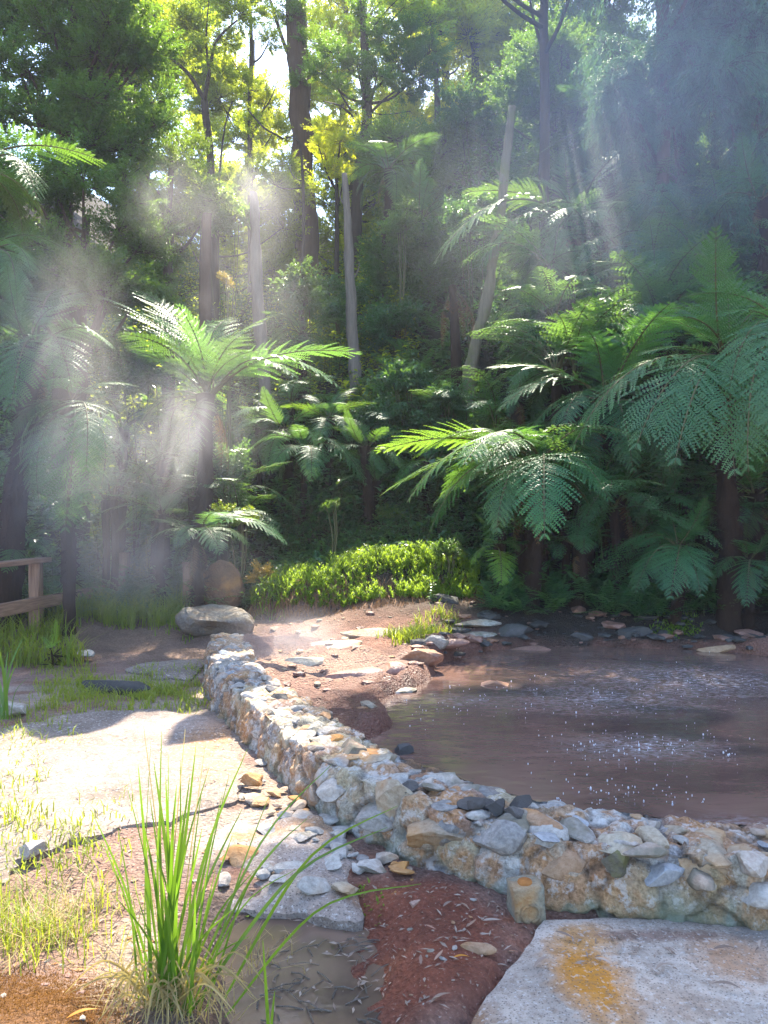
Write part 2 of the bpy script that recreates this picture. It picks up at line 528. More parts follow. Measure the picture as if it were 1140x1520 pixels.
t = NT('wood_rail')
v = t.n('Mapping', {'Vector': t.obj(), 'Scale': (3, 40, 40)}).outputs[0]
n1 = t.noise(1.0, 5, 0.6, v)
M['wood'] = t.surf(t.bsdf(t.ramp(n1, [(0.3, (0.15, 0.085, 0.055)), (0.7, (0.36, 0.22, 0.15))]), 0.7, t.bump(n1, 0.6, 0.006), 0.3))

t = NT('pool_water')
p = t.pos()
n1 = t.noise(1.1, 4, 0.55, t.n('Mapping', {'Vector': p, 'Scale': (0.75, 1.25, 1)}).outputs[0], 1.2)
n2 = t.noise(5.0, 3, 0.5, t.n('Mapping', {'Vector': p, 'Scale': (0.7, 1.6, 1)}).outputs[0], 0.4)
n3 = t.noise(28.0, 3, 0.55, p)
boil = t.attr('wet')
c = t.ramp(n1, [(0.34, (0.085, 0.052, 0.043)), (0.48, (0.150, 0.086, 0.066)), (0.70, (0.20, 0.115, 0.088))])  # dark stops paint the darker reflection patches into the water colour
fo = t.math('MULTIPLY', boil, t.step(t.noise(30, 5, 0.7, t.n('Mapping', {'Vector': p, 'Scale': (0.6, 1.3, 1)}).outputs[0], 0.6), 0.46, 0.70))
c = t.mix(t.math('MULTIPLY', fo, 0.8), c, (0.60, 0.60, 0.64))
amp = t.math('ADD', 0.10, t.math('MULTIPLY', boil, 1.0))
h = t.math('MULTIPLY', t.math('ADD', t.math('MULTIPLY', n2, 1.2), t.math('MULTIPLY', n3, t.math('MULTIPLY', amp, 0.7))), 1.0)
M['water'] = t.surf(t.bsdf(c, t.math('ADD', 0.05, t.math('MULTIPLY', fo, 0.4)), t.bump(h, 0.22, 0.03), 0.5, **{'Coat Weight': 0.15, 'Coat Roughness': 0.03}))

t = NT('stream_water')
p = t.pos()
n2 = t.noise(6.0, 4, 0.55, t.n('Mapping', {'Vector': p, 'Scale': (1.0, 2.2, 1)}).outputs[0], 0.7)
n3 = t.noise(40.0, 3, 0.55, p)
c = t.ramp(t.noise(2.2, 5, 0.6, p, 0.5), [(0.35, (0.075, 0.050, 0.038)), (0.6, (0.150, 0.098, 0.070))])
M['stream'] = t.surf(t.bsdf(c, 0.14, t.bump(t.math('ADD', t.math('MULTIPLY', n2, 0.35), t.math('MULTIPLY', n3, 0.12)), 0.3, 0.02), 0.5))

t = NT('bubble_white')
M['bubble'] = t.surf(t.bsdf((0.62, 0.62, 0.66), 0.15, None, 0.6))

M['pipe'] = rock_mat('drain_stone', [(0.2, (0.10, 0.105, 0.075)), (0.5, (0.21, 0.20, 0.14)), (0.85, (0.34, 0.30, 0.21))], 1.6, 0.02, 0.5, None, 0.85, 0.6, pale=0.1)
t = NT('rust_orange')
n1 = t.noise(40, 5, 0.65, t.pos())
M['rust'] = t.surf(t.bsdf(t.mix(n1, (0.20, 0.07, 0.02), (0.42, 0.18, 0.05)), 0.9, t.bump(n1, 0.6, 0.006), 0.2))

# ---------------------------------------------------------------- terrain
WF = np.array([(-1.93, 8.3), (-1.73, 7.3), (-1.43, 6.3), (-0.93, 5.2), (-0.50, 4.30), (-0.23, 3.86), (0.15, 3.45), (0.53, 3.20), (1.13, 3.03), (1.7, 2.95), (2.6, 2.9), (4.2, 2.95), (6.0, 3.2)])
WALL_W = 0.50


def path_sample(P, n):
    P = np.asarray(P, float)
    d = np.concatenate([[0], np.cumsum(np.linalg.norm(np.diff(P, axis=0), axis=1))])
    # Catmull-Rom
    out = []
    ts = np.linspace(0, d[-1], n)
    for s in ts:
        k = min(np.searchsorted(d, s, side='right') - 1, len(P) - 2)
        u = (s - d[k]) / (d[k + 1] - d[k])
        p0, p1, p2, p3_ = P[max(k - 1, 0)], P[k], P[k + 1], P[min(k + 2, len(P) - 1)]
        out.append(0.5 * (2 * p1 + (p2 - p0) * u + (2 * p0 - 5 * p1 + 4 * p2 - p3_) * u * u + (3 * p1 - p0 - 3 * p2 + p3_) * u ** 3))
    return np.array(out), ts


WP, WS = path_sample(WF, 420)
WT = np.gradient(WP, axis=0)
WT /= np.linalg.norm(WT, axis=1)[:, None]
WN = np.stack([-WT[:, 1], WT[:, 0]], 1)        # towards the pool
if WN[200].dot(np.array([0.5, 1.0])) < 0:
    WN = -WN

POOL = np.array([(-1.30, 7.2), (-0.78, 5.75), (-0.34, 4.7), (-0.11, 5.04), (0.03, 5.5), (-0.05, 6.1), (0.40, 6.9), (0.53, 7.6), (1.1, 8.36), (1.97, 8.62), (3.2, 8.45), (4.0, 8.1), (6.0, 7.6), (7.5, 6.0), (7.0, 3.8), (4.0, 3.3), (1.6, 3.35), (0.9, 3.5), (0.4, 3.75), (0.0, 4.2)])
POOL = POOL[2:]


def poly_sd(P, x, y):
    """signed distance to a polygon, positive inside"""
    x = np.asarray(x, float); y = np.asarray(y, float)
    d = np.full(x.shape, 1e9)
    ins = np.zeros(x.shape, bool)
    n = len(P)
    for i in range(n):
        a, b = P[i], P[(i + 1) % n]
        ex, ey = b - a
        wx, wy = x - a[0], y - a[1]
        t_ = np.clip((wx * ex + wy * ey) / (ex * ex + ey * ey), 0, 1)
        d = np.minimum(d, (wx - ex * t_) ** 2 + (wy - ey * t_) ** 2)
        c = (a[1] > y) != (b[1] > y)
        with np.errstate(divide='ignore', invalid='ignore'):
            xi = (b[0] - a[0]) * (y - a[1]) / (b[1] - a[1] + 1e-12) + a[0]
        ins ^= c & (x < xi)
    return np.where(ins, np.sqrt(d), -np.sqrt(d))


STREAM = np.array([tuple(on(px, py, -0.07))[:2] for px, py in [(300, 1420), (345, 1362), (420, 1352), (520, 1352), (590, 1385), (612, 1440), (600, 1530), (560, 1700), (200, 1700), (300, 1530)]])
WATER_Z = 0.10
PAVE = np.array([tuple(on(px, py, -0.01))[:2] for px, py in [(812, 1362), (760, 1432), (715, 1490), (680, 1540), (600, 1700), (1700, 1700), (1700, 1372), (1140, 1372), (1000, 1362), (900, 1356)]])


def wall_side(x, y):
    """positive on the pool's side of the wall's outer face, distance in metres"""
    x = np.asarray(x, float); y = np.asarray(y, float)
    sh = x.shape
    q = np.stack([x.ravel(), y.ravel()], 1)
    out = np.empty(len(q))
    Ps, Ns = WP[::6], WN[::6]
    for i in range(0, len(q), 20000):
        d = np.linalg.norm(q[i:i + 20000, None] - Ps[None], axis=2)
        k = d.argmin(1)
        out[i:i + 20000] = ((q[i:i + 20000] - Ps[k]) * Ns[k]).sum(1)
    return out.reshape(sh)


def H(x, y):
    x = np.asarray(x, float); y = np.asarray(y, float)
    sc = x.ndim == 0
    x, y = np.atleast_1d(x), np.atleast_1d(y)
    P = p3(x, y)
    z = 0.018 * fbm(P * 2.2, 4, 3) + 0.006 * fbm(P * 14.0, 3, 9)
    # stream bed
    sd = poly_sd(STREAM, x, y)
    z = z - 0.09 * sstep(-0.10, 0.14, sd)
    # bank of red mud between stream and slab
    bx, by = 0.12, 2.90
    m = np.exp(-(((x - bx) / 0.30) ** 2 + ((y - by) / 0.42) ** 2))
    z = z + m * (0.01 + 0.12 * np.abs(fbm(P * 9, 4, 21)))
    z = z - 0.05 * sstep(0.25, 0.6, x) * sstep(3.4, 2.9, y)
    # bed of the stained slab
    z = np.where(poly_sd(PAVE, x, y) > -.03, np.minimum(z, -.055), z)
    # mossy hump in the near corner
    m = np.exp(-(((x + 1.25) / 0.55) ** 2 + ((y - 2.25) / 0.35) ** 2))
    z = z + m * 0.10 + m * 0.03 * fbm(P * 7, 3, 31)
    # pool side of the wall: mud flat, far bank
    ws = wall_side(x, y)
    near = sstep(9.4, 8.6, y)
    flat = 0.13 + 0.14 * sstep(5.2, 8.8, y) + 0.11 * fbm(P * 1.9, 4, 5) + 0.09 * np.abs(fbm(P * 6.0, 4, 6))
    g = sstep(0.15, 0.45, ws) * near
    z = z * (1 - g) + flat * g
    far = sstep(8.0, 9.0, y)
    bank = 0.05 + 0.28 * sstep(-1.6, 0.2, x) * sstep(8.2, 9.2, y) + 0.20 * sstep(8.8, 10.0, y) + 0.10 * fbm(P * 1.6, 4, 8)
    z = z * (1 - far) + bank * far
    # herb mound
    m = sstep(-1.95, -1.45, x) * sstep(1.6, 0.95, x) * sstep(9.75, 10.25, y + 0.25 * fbm(P * 1.3, 3, 17))
    z = z + m * (0.38 + 0.12 * fbm(P * 2.2, 3, 18))
    # pool bed
    sp = poly_sd(POOL, x, y)
    z = z - 0.45 * sstep(-0.10, 0.25, sp + 0.10 * fbm(P * 3.0, 3, 12))
    # hillside
    k = sstep(-2.0, 5.0, x)
    y0 = 11.4 - 1.1 * k + 0.5 * fbm(P * 0.35, 2, 40)
    raw = np.maximum(0, y - y0) * (0.74 + 0.34 * k)
    cap = 18.0 + 60 * sstep(-2.0, 9.0, x)
    h = cap * np.tanh(raw / cap)
    h = h * (1 + 0.10 * fbm(P * 0.22, 3, 41)) + np.minimum(1, raw) * 0.55 * fbm(P * 0.7, 3, 42)
    z = z + h
    # banks closing the valley on both sides
    z = z + 0.7 * np.maximum(0, np.abs(x + 0.5) - 8.5) * sstep(-4, 6, y)
    z = np.where(z > 4, 4 + 24 * np.tanh((z - 4) / 24), z)
    return float(z[0]) if sc else z


def axis(lo, hi, c0, c1, d0, grow):
    a = list(np.arange(c0, c1 + 1e-6, d0))
    d, x = d0, c1
    while x < hi:
        d *= grow; x += d; a.append(x)
    d, x = d0, c0
    while x > lo:
        d *= grow; x -= d; a.insert(0, x)
    return np.array(a)


gx = axis(-140, 140, -4.6, 4.6, 0.048, 1.075)
gy = axis(-60, 170, 2.0, 11.5, 0.048, 1.065)
GXm, GYm = np.meshgrid(gx, gy, indexing='ij')
GZ = H(GXm, GYm)
gp = p3(GXm, GYm)
nz = fbm(gp * 1.4, 4, 55)
nz2 = fbm(gp * 5.0, 4, 56)


def lerpc(c, d, m):
    return c * (1 - m[..., None]) + np.array(d) * m[..., None]


C = np.zeros(GXm.shape + (3,)) + np.array((0.34, 0.215, 0.17))
wet = np.zeros(GXm.shape)
C = lerpc(C, (0.46, 0.36, 0.29), sstep(0.0, 0.35, nz))
C = lerpc(C, (0.30, 0.15, 0.10), sstep(0.05, 0.4, nz2) * 0.8)
wsd = wall_side(GXm, GYm)
flatm = sstep(0.0, 0.2, wsd) * sstep(10.2, 9.2, GYm)
C = lerpc(C, (0.30, 0.155, 0.11), flatm)
C = lerpc(C, (0.42, 0.27, 0.20), flatm * sstep(6.0, 7.0, GYm) * sstep(-0.15, 0.3, nz))
redm = flatm * sstep(6.9, 6.1, GYm + 0.4 * nz)
C = lerpc(C, (0.155, 0.060, 0.042), redm)
wet = np.maximum(wet, redm * 0.75)
sdp = poly_sd(POOL, GXm, GYm)
shore = sstep(-0.55, -0.1, sdp + 0.15 * nz2) * flatm
C = lerpc(C, (0.20, 0.085, 0.06), shore * 0.8)
wet = np.maximum(wet, shore * 0.9)
sst = poly_sd(STREAM, GXm, GYm)
stm = sstep(-0.22, 0.04, sst + 0.12 * nz2 + 0.08 * nz)
C = lerpc(C, (0.12, 0.078, 0.058), stm)
wet = np.maximum(wet, stm)
m = np.exp(-(((GXm - 0.12) / 0.36) ** 2 + ((GYm - 2.9) / 0.5) ** 2))
m = sstep(0.15, 0.6, m + 0.3 * nz2 + .1 * nz)
C = lerpc(C, (0.22, 0.058, 0.026), m)
C = lerpc(C, (0.34, 0.10, 0.035), m * sstep(0.1, 0.4, nz2))
wet = np.maximum(wet * (1 - m), m * 0.45)
m = sstep(0.3, 0.6, np.exp(-(((GXm + 1.25) / 0.6) ** 2 + ((GYm - 2.2) / 0.4) ** 2)) + 0.2 * nz2)
C = lerpc(C, (0.20, 0.095, 0.035), m)
wet = wet * (1 - m)
m = sstep(7.6, 8.6, GYm + 0.6 * nz) * sstep(-1.2, -1.7, GXm)
C = lerpc(C, (0.27, 0.18, 0.135), m)
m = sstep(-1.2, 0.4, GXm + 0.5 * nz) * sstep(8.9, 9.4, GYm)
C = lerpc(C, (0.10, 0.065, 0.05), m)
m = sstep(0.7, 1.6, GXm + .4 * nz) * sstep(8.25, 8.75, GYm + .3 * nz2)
C = lerpc(C, (0.045, 0.033, 0.027), m)  # black soil of the far right shore, its shade put into the colour too
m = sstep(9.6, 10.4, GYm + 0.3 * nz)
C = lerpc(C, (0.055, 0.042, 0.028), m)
wet = wet * (1 - m)
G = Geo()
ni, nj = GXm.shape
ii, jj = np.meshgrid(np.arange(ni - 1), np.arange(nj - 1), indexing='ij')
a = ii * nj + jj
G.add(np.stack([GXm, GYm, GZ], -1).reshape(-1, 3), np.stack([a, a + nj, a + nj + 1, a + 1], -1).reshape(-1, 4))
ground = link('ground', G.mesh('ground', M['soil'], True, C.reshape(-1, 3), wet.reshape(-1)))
tag(ground, 'reddish brown soil running from the foreground up the wooded hillside', kind='structure')

H_exact = H


def H(x, y):
    """height of the built ground sheet"""
    x = np.asarray(x, float); y = np.asarray(y, float)
    i = np.clip(np.searchsorted(gx, x) - 1, 0, len(gx) - 2); j = np.clip(np.searchsorted(gy, y) - 1, 0, len(gy) - 2)
    u = np.clip((x - gx[i]) / (gx[i + 1] - gx[i]), 0, 1); v = np.clip((y - gy[j]) / (gy[j + 1] - gy[j]), 0, 1)
    z = (GZ[i, j] * (1 - u) + GZ[i + 1, j] * u) * (1 - v) + (GZ[i, j + 1] * (1 - u) + GZ[i + 1, j + 1] * u) * v
    return float(z) if z.ndim == 0 else z


# ---------------------------------------------------------------- pool, stream
wx = np.arange(-1.0, 8.5, 0.05)
wy = np.arange(2.8, 9.4, 0.05)
WX, WY = np.meshgrid(wx, wy, indexing='ij')
boil = np.zeros(WX.shape)
BOILS = [(on(1030, 1008, WATER_Z), 1.15, 0.75, 1.0), (on(905, 1035, WATER_Z), 0.85, 0.50, 0.8), (on(960, 1108, WATER_Z), 0.42, 0.22, 0.9), (on(690, 1040, WATER_Z), 0.35, 0.22, 0.5), (on(1090, 1225, WATER_Z), 0.25, 0.10, 0.7)]
for c_, rx, ry, s_ in BOILS:
    boil = np.maximum(boil, s_ * np.exp(-(((WX - c_.x) / rx) ** 2 + ((WY - c_.y) / ry) ** 2)))
WZ = WATER_Z + 0.003 * fbm(p3(WX * 1.5, WY * 3.5), 3, 70) + boil * 0.020 * fbm(p3(WX * 6, WY * 8), 3, 71)
keep = poly_sd(POOL, WX, WY) > -0.45
keep &= wall_side(WX, WY) > 0.16
G = Geo()
ni, nj = WX.shape
ii, jj = np.meshgrid(np.arange(ni - 1), np.arange(nj - 1), indexing='ij')
k_ = keep[:-1, :-1] & keep[1:, :-1] & keep[:-1, 1:] & keep[1:, 1:]
a = (ii * nj + jj)[k_]
G.add(np.stack([WX, WY, WZ], -1).reshape(-1, 3), np.stack([a, a + nj, a + nj + 1, a + 1], -1))
pool = link('water', G.mesh('pool_water', M['water'], True, None, boil.reshape(-1)))
tag(pool, 'steaming brown water of the hot pool behind the stone dam', kind='structure')

G = Geo()
P_ = STREAM
c0 = P_.mean(0)
n_ = len(P_)
wx = np.arange(-1.4, 0.3, 0.03); wy = np.arange(1.6, 3.3, 0.03)
WX, WY = np.meshgrid(wx, wy, indexing='ij')
ni, nj = WX.shape
ii, jj = np.meshgrid(np.arange(ni - 1), np.arange(nj - 1), indexing='ij')
keep = poly_sd(STREAM, WX, WY) > -0.03
k_ = keep[:-1, :-1] & keep[1:, :-1] & keep[:-1, 1:] & keep[1:, 1:]
a = (ii * nj + jj)[k_]
WZ = -0.062 + 0.004 * fbm(p3(WX * 4, WY * 7), 3, 72)
G.add(np.stack([WX, WY, WZ], -1).reshape(-1, 3), np.stack([a, a + nj, a + nj + 1, a + 1], -1))
tag(link('stream_water', G.mesh('stream_water', M['stream'], True)), 'shallow muddy brown outflow water below the dam', kind='structure')


# ---------------------------------------------------------------- concrete slabs
def slab(name, outline, z, thick, material, label, res=0.035, amp=0.006, jag=0.02, seed=0, tilt=(0, 0), grid=0.10, roundoff=0.0, soft=.05):
    P = np.asarray(outline, float)
    # ragged outline
    Q = []
    for i in range(len(P)):
        a_, b_ = P[i], P[(i + 1) % len(P)]
        m_ = max(2, int(np.linalg.norm(b_ - a_) / 0.03))
        for s_ in np.linspace(0, 1, m_, endpoint=False):
            Q.append(a_ + (b_ - a_) * s_)
    Q = np.array(Q)
    Q = Q + jag * np.stack([fbm(p3(Q[:, 0] * 6, Q[:, 1] * 6), 4, seed + 1), fbm(p3(Q[:, 0] * 6, Q[:, 1] * 6), 4, seed + 2)], 1) * 2
    bm = bmesh.new()
    vs_ = [bm.verts.new((q[0], q[1], 0)) for q in Q]
    f_ = bm.faces.new(vs_)
    if f_.normal.z < 0:
        f_.normal_flip()
    lo, hi = Q.min(0), Q.max(0)
    for ax in (0, 1):
        for s_ in np.arange(lo[ax] + res, hi[ax], grid):
            no = (1, 0, 0) if ax == 0 else (0, 1, 0)
            co = (s_, 0, 0) if ax == 0 else (0, s_, 0)
            bmesh.ops.bisect_plane(bm, geom=bm.verts[:] + bm.edges[:] + bm.faces[:], plane_co=co, plane_no=no)
    bm.normal_update()
    top = list(bm.faces)
    ext = bmesh.ops.extrude_face_region(bm, geom=top)
    down = [g for g in ext['geom'] if isinstance(g, bmesh.types.BMVert)]
    for v in down:
        v.co.z = 1.0                     # the extruded copy becomes the top
    bm.verts.ensure_lookup_table()
    xy = np.array([v.co[:] for v in bm.verts])
    nzs = fbm(p3(xy[:, 0] * 3, xy[:, 1] * 3, seed), 4, seed) * amp + fbm(p3(xy[:, 0] * 16, xy[:, 1] * 16, seed), 3, seed) * amp * .35
    if roundoff:
        nzs = nzs - roundoff * np.exp(-np.abs(poly_sd(Q, xy[:, 0], xy[:, 1])) / soft)
    for v, nzv in zip(bm.verts, nzs):
        x, y = v.co.x, v.co.y
        tz = z + tilt[0] * x + tilt[1] * y
        v.co.z = tz + nzv if v.co.z > 0.5 else tz - thick
    bmesh.ops.recalc_face_normals(bm, faces=bm.faces[:])
    me = bpy.data.meshes.new(name)
    bm.to_mesh(me); bm.free()
    me.materials.append(material)
    for p_ in me.polygons: p_.use_smooth = True
    me.set_sharp_from_angle(angle=R(40))
    return tag(link(name, me), label, kind='structure')


def pts(z, *pix):
    return [tuple(on(px, py, z))[:2] for px, py in pix]


st = []
for px, py, rx, ry, cc, am in [(60, 1140, .9, .5, (0.36, 0.29, 0.25), .6), (310, 1090, .22, .6, (0.48, 0.25, 0.12), .75), (250, 1070, .5, .3, (0.55, 0.40, 0.32), .6), (330, 1140, .2, .3, (0.40, 0.24, 0.15), .7), (120, 1200, .6, .2, (0.45, 0.33, 0.27), .6)]:
    q = on(px, py, 0.05); st.append((q.x, q.y, rx, ry, 0.0, cc, am))
M['slab_path'] = concrete('concrete_bleached', (0.285, 0.222, 0.18), st, 1.0, 0.9)
slab('path', pts(0.05, (-260, 1300), (0, 1287), (60, 1262), (120, 1240), (190, 1213), (245, 1210), (300, 1190), (350, 1172), (362, 1150), (352, 1125), (335, 1092), (316, 1058), (230, 1044), (110, 1052), (40, 1070), (-60, 1090), (-250, 1110)), 0.035, 0.12, M['slab_path'], 'sun bleached concrete path beside the stone dam', amp=0.024, jag=0.06, seed=5, grid=.05, roundoff=.022)
slab('path_step', pts(0.05, (180, 990), (230, 978), (300, 974), (304, 988), (285, 1002), (225, 1000)), 0.045, 0.12, M['slab_path'], 'pale strip of concrete path at the far end of the dam', amp=0.02, jag=0.06, seed=6, grid=.05, roundoff=.03)

st = []
for px, py, rx, ry, an, cc, am in [(878, 1462, .15, .30, 0.1, (0.60, 0.25, 0.03), 1.0), (868, 1400, .14, .14, 0, (0.54, 0.26, 0.06), .8), (1090, 1430, .18, .20, 0, (0.48, 0.25, 0.12), .75), (980, 1395, .35, .05, 0, (0.25, 0.14, 0.10), .75), (1000, 1500, .2, .12, 0, (0.42, 0.27, 0.17), .5), (700, 1515, .1, .1, 0, (0.28, 0.14, 0.06), .8), (1120, 1390, .12, .06, 0, (0.30, 0.27, 0.24), .7)]:
    q = on(px, py, -0.03); st.append((q.x, q.y, rx, ry, an, cc, am))
M['slab_right'] = concrete('concrete_stained', (0.56, 0.465, 0.385), st, 1.3, 0.8)
slab('pavement', PAVE, -0.01, 0.10, M['slab_right'], 'pale concrete slab with orange rust stain at foot of the dam', amp=0.006, jag=0.014, seed=7, grid=0.05, roundoff=.014)

st = []
for px, py, rx, ry, cc, am in [(318, 1285, .13, .17, (0.56, 0.21, 0.045), 1.0), (470, 1225, .2, .16, (0.46, 0.26, 0.12), .7), (360, 1240, .10, .10, (0.40, 0.16, 0.05), .8), (400, 1230, .12, .1, (0.42, 0.20, 0.10), .7), (440, 1310, .2, .06, (0.52, 0.42, 0.32), .6), (500, 1250, .12, .1, (0.45, 0.33, 0.22), .6), (520, 1320, .08, .06, (0.40, 0.22, 0.12), .7)]:
    q = on(px, py, 0.03); st.append((q.x, q.y, rx, ry, 0, cc, am))
M['slab_apron'] = concrete('concrete_apron', (0.40, 0.32, 0.27), st, 1.2, 0.9)
APRON = pts(0.03, (358, 1160), (318, 1205), (296, 1245), (288, 1290), (318, 1322), (372, 1326), (420, 1330), (470, 1346), (520, 1338), (546, 1312), (556, 1290), (600, 1300), (620, 1285), (560, 1240), (490, 1200), (420, 1150), (385, 1110))
slab('dam_footing', APRON, 0.022, 0.13, M['slab_apron'], 'rough concrete footing set with stones beside the dam', amp=0.05, jag=0.05, seed=8, grid=0.025, roundoff=.07, soft=.09)

# ---------------------------------------------------------------- rocks
def rock_mesh(name, seed, sub=3, cuts=9, rough=0.07, scale=(1, .8, .6), sharp=28):
    r_ = np.random.default_rng(seed)
    bm = bmesh.new()
    bmesh.ops.create_icosphere(bm, subdivisions=sub, radius=1.0)
    V = np.array([v.co[:] for v in bm.verts])
    for k in range(cuts):
        n = r_.normal(size=3); n /= np.linalg.norm(n)
        d = r_.uniform(0.48, 0.82)
        s = V @ n
        V = V - np.where(s > d, s - d, 0)[:, None] * n
    V = V * (1 + rough * fbm(V * 2.2 + seed * 3.1, 4, seed))[:, None] + 0.35 * rough * np.stack([fbm(V * 5 + k * 9.0, 3, seed + k) for k in range(3)], -1)
    V = V / np.abs(V).max(0) * np.asarray(scale)
    for v, c_ in zip(bm.verts, V):
        v.co = c_
    me = bpy.data.meshes.new(name)
    bm.to_mesh(me); bm.free()
    for p_ in me.polygons: p_.use_smooth = True
    me.set_sharp_from_angle(angle=R(sharp))
    return me


ROCKS = {}


def rock(kind, k):
    """shared rock shapes, one mesh for each material and shape"""
    if (kind, k) not in ROCKS:
        sc = [(1, .85, .62), (1, .7, .5), (1, .9, .4), (1, .75, .75), (1, .8, .33), (.9, 1, .55)][k % 6]
        me = rock_mesh('stone', 100 + k, 3 if k < 6 else 2, 8 + k % 4, 0.07, sc)
        me.materials.append(M[kind])
        ROCKS[(kind, k)] = me
    return ROCKS[(kind, k)]


def put_rock(name, kind, k, loc, size, rot=(0, 0, 0), parent=None, squash=(1, 1, 1)):
    o = link(name, rock(kind, k), parent, loc)
    o.scale = (size * squash[0], size * squash[1], size * squash[2])
    o.rotation_euler = rot
    return o


# ---------------------------------------------------------------- stone dam
def wall_top(s):
    """height of the dam's top along its length"""
    return 0.285 - 0.065 * sstep(5.0, 7.5, s) + 0.0 * s


nU, SEC = 760, 46
WPf, WSf = path_sample(WF, nU)
T_ = np.gradient(WPf, axis=0); T_ /= np.linalg.norm(T_, axis=1)[:, None]
N_ = np.stack([-T_[:, 1], T_[:, 0]], 1)
if N_[nU // 2].dot(np.array([0.5, 1.0])) < 0: N_ = -N_
# section: outer face up, across the top, inner face down (offset from outer base, height share)
sec = []
for s in np.linspace(0, 1, 26): sec.append((0.00 + 0.07 * s ** 1.6, -0.35 + 1.30 * s))
for s in np.linspace(0, 1, 30)[1:]: sec.append((0.07 + (WALL_W - 0.10) * s, 0.95 + 0.05 * math.sin(s * 3.14)))
for s in np.linspace(0, 1, 12)[1:]: sec.append((WALL_W - 0.03 + 0.05 * s, 0.95 - 1.6 * s))
sec = np.array(sec)
ht = wall_top(WSf)
V = np.zeros((nU, len(sec), 3))
V[..., :2] = WPf[:, None, :] + N_[:, None, :] * sec[None, :, :1]
V[..., 2] = sec[None, :, 1] * ht[:, None]
f1, f2, cid = worley(V * np.array([4.8, 4.8, 5.6]) + .35 * fbm(V * 7, 2, 77)[..., None], 11)
cellc = np.array([(0.30, 0.29, 0.30), (0.52, 0.49, 0.45), (0.48, 0.37, 0.19), (0.34, 0.14, 0.06), (0.60, 0.57, 0.53), (0.17, 0.165, 0.18), (0.46, 0.42, 0.32), (0.44, 0.24, 0.09)])[(cid * 7.999).astype(int)]
joint = f2 - f1
f1b, f2b, cidb = worley(V * np.array([11, 11, 13.0]), 15)
dsp = 0.08 * np.minimum(f2 - f1, 0.26) + 0.034 * (cid - 0.5) + 0.035 * np.minimum(f2b - f1b, 0.4) + 0.02 * fbm(V * 18, 3, 4)
nrm = np.zeros_like(V)
dn = np.gradient(sec * np.array([1, 0.3]), axis=0)
dn = np.stack([-dn[:, 1], dn[:, 0]], 1); dn /= np.linalg.norm(dn, axis=1)[:, None]
nrm[..., :2] = N_[:, None, :] * dn[None, :, :1]
nrm[..., 2] = dn[None, :, 1]
V = V + nrm * (dsp - 0.03)[..., None]
G = Geo()
ii, jj = np.meshgrid(np.arange(nU - 1), np.arange(len(sec) - 1), indexing='ij')
a = ii * len(sec) + jj
ms = len(sec)
G.add(V.reshape(-1, 3), [np.stack([a, a + ms, a + ms + 1, a + 1], -1).reshape(-1, 4), np.array([list(range(ms))])])
dam = empty('stone_dam', (WF[5][0], WF[5][1], 0))
tag(dam, 'low crusted dam of rubble stones curving along the hot pool', 'dam')


def child_of(o, parent):
    o.parent = parent
    o.matrix_parent_inverse = Matrix.Translation(parent.location).inverted()
    return o


core = child_of(link('mortar_core', G.mesh('mortar_core', M['crust'], True, cellc.reshape(-1, 3), joint.reshape(-1))), dam)

r_ = np.random.default_rng(3)
kinds = ['stone'] * 6 + ['stone_white'] * 5 + ['stone_blue'] * 1 + ['stone_dark'] * 2 + ['stone_ochre'] * 4 + ['stone_rust'] * 3
smax = WSf[-1]


def wall_pt(s, off, h):
    k = int(np.clip(np.searchsorted(WSf, s), 0, nU - 1))
    q = WPf[k] + N_[k] * off
    return Vector((q[0], q[1], h)), math.atan2(T_[k][1], T_[k][0])


cnt = 0
s = 0.05
while s < 9.3:
    # two or three stones across the top, more where the dam comes close
    near = 1.0 if s < 3.5 else 1.25
    for q in range(2):
        if cnt >= 130: break
        off = 0.11 + (WALL_W - 0.19) * r_.uniform(0, 1)
        size = r_.choice([0.035, 0.05, 0.065, 0.085, 0.105], p=[.16, .24, .26, .20, .14]) * r_.uniform(.85, 1.2)
        p_, an = wall_pt(s + r_.uniform(-.03, .03), off, wall_top(s) + 0.006 - size * 0.40)
        kd = kinds[r_.integers(len(kinds))]
        if s < 3.6 and kd in ('stone_rust', 'stone_ochre'): kd = 'stone'
        child_of(put_rock('stone', kd, int(r_.integers(6)), p_, size, (r_.uniform(-.22, .22), r_.uniform(-.22, .22), r_.uniform(0, 6.3)), None, (1.2, 1.1, .8)), dam)
        cnt += 1
    s += r_.uniform(0.11, 0.20)
s = 0.1
while s < 9.3:
    # big stones bedded in the outer face
    size = r_.uniform(0.085, 0.15) * (1.0 if s > 2 else .8)
    p_, an = wall_pt(s, 0.10 + r_.uniform(0, .03), wall_top(s) * r_.uniform(0.40, 0.80))
    kd = ['stone_ochre', 'stone_white', 'stone', 'stone_ochre', 'stone_rust'][r_.integers(5)]
    o = put_rock('face_stone', kd, int(r_.choice([0, 3, 5])), p_, size, (r_.uniform(-.25, .25), r_.uniform(-.2, .2), an + r_.uniform(-.3, .3)), None, (1.15, .62, 1.05))
    child_of(o, dam)
    s += size * r_.uniform(1.7, 2.5)
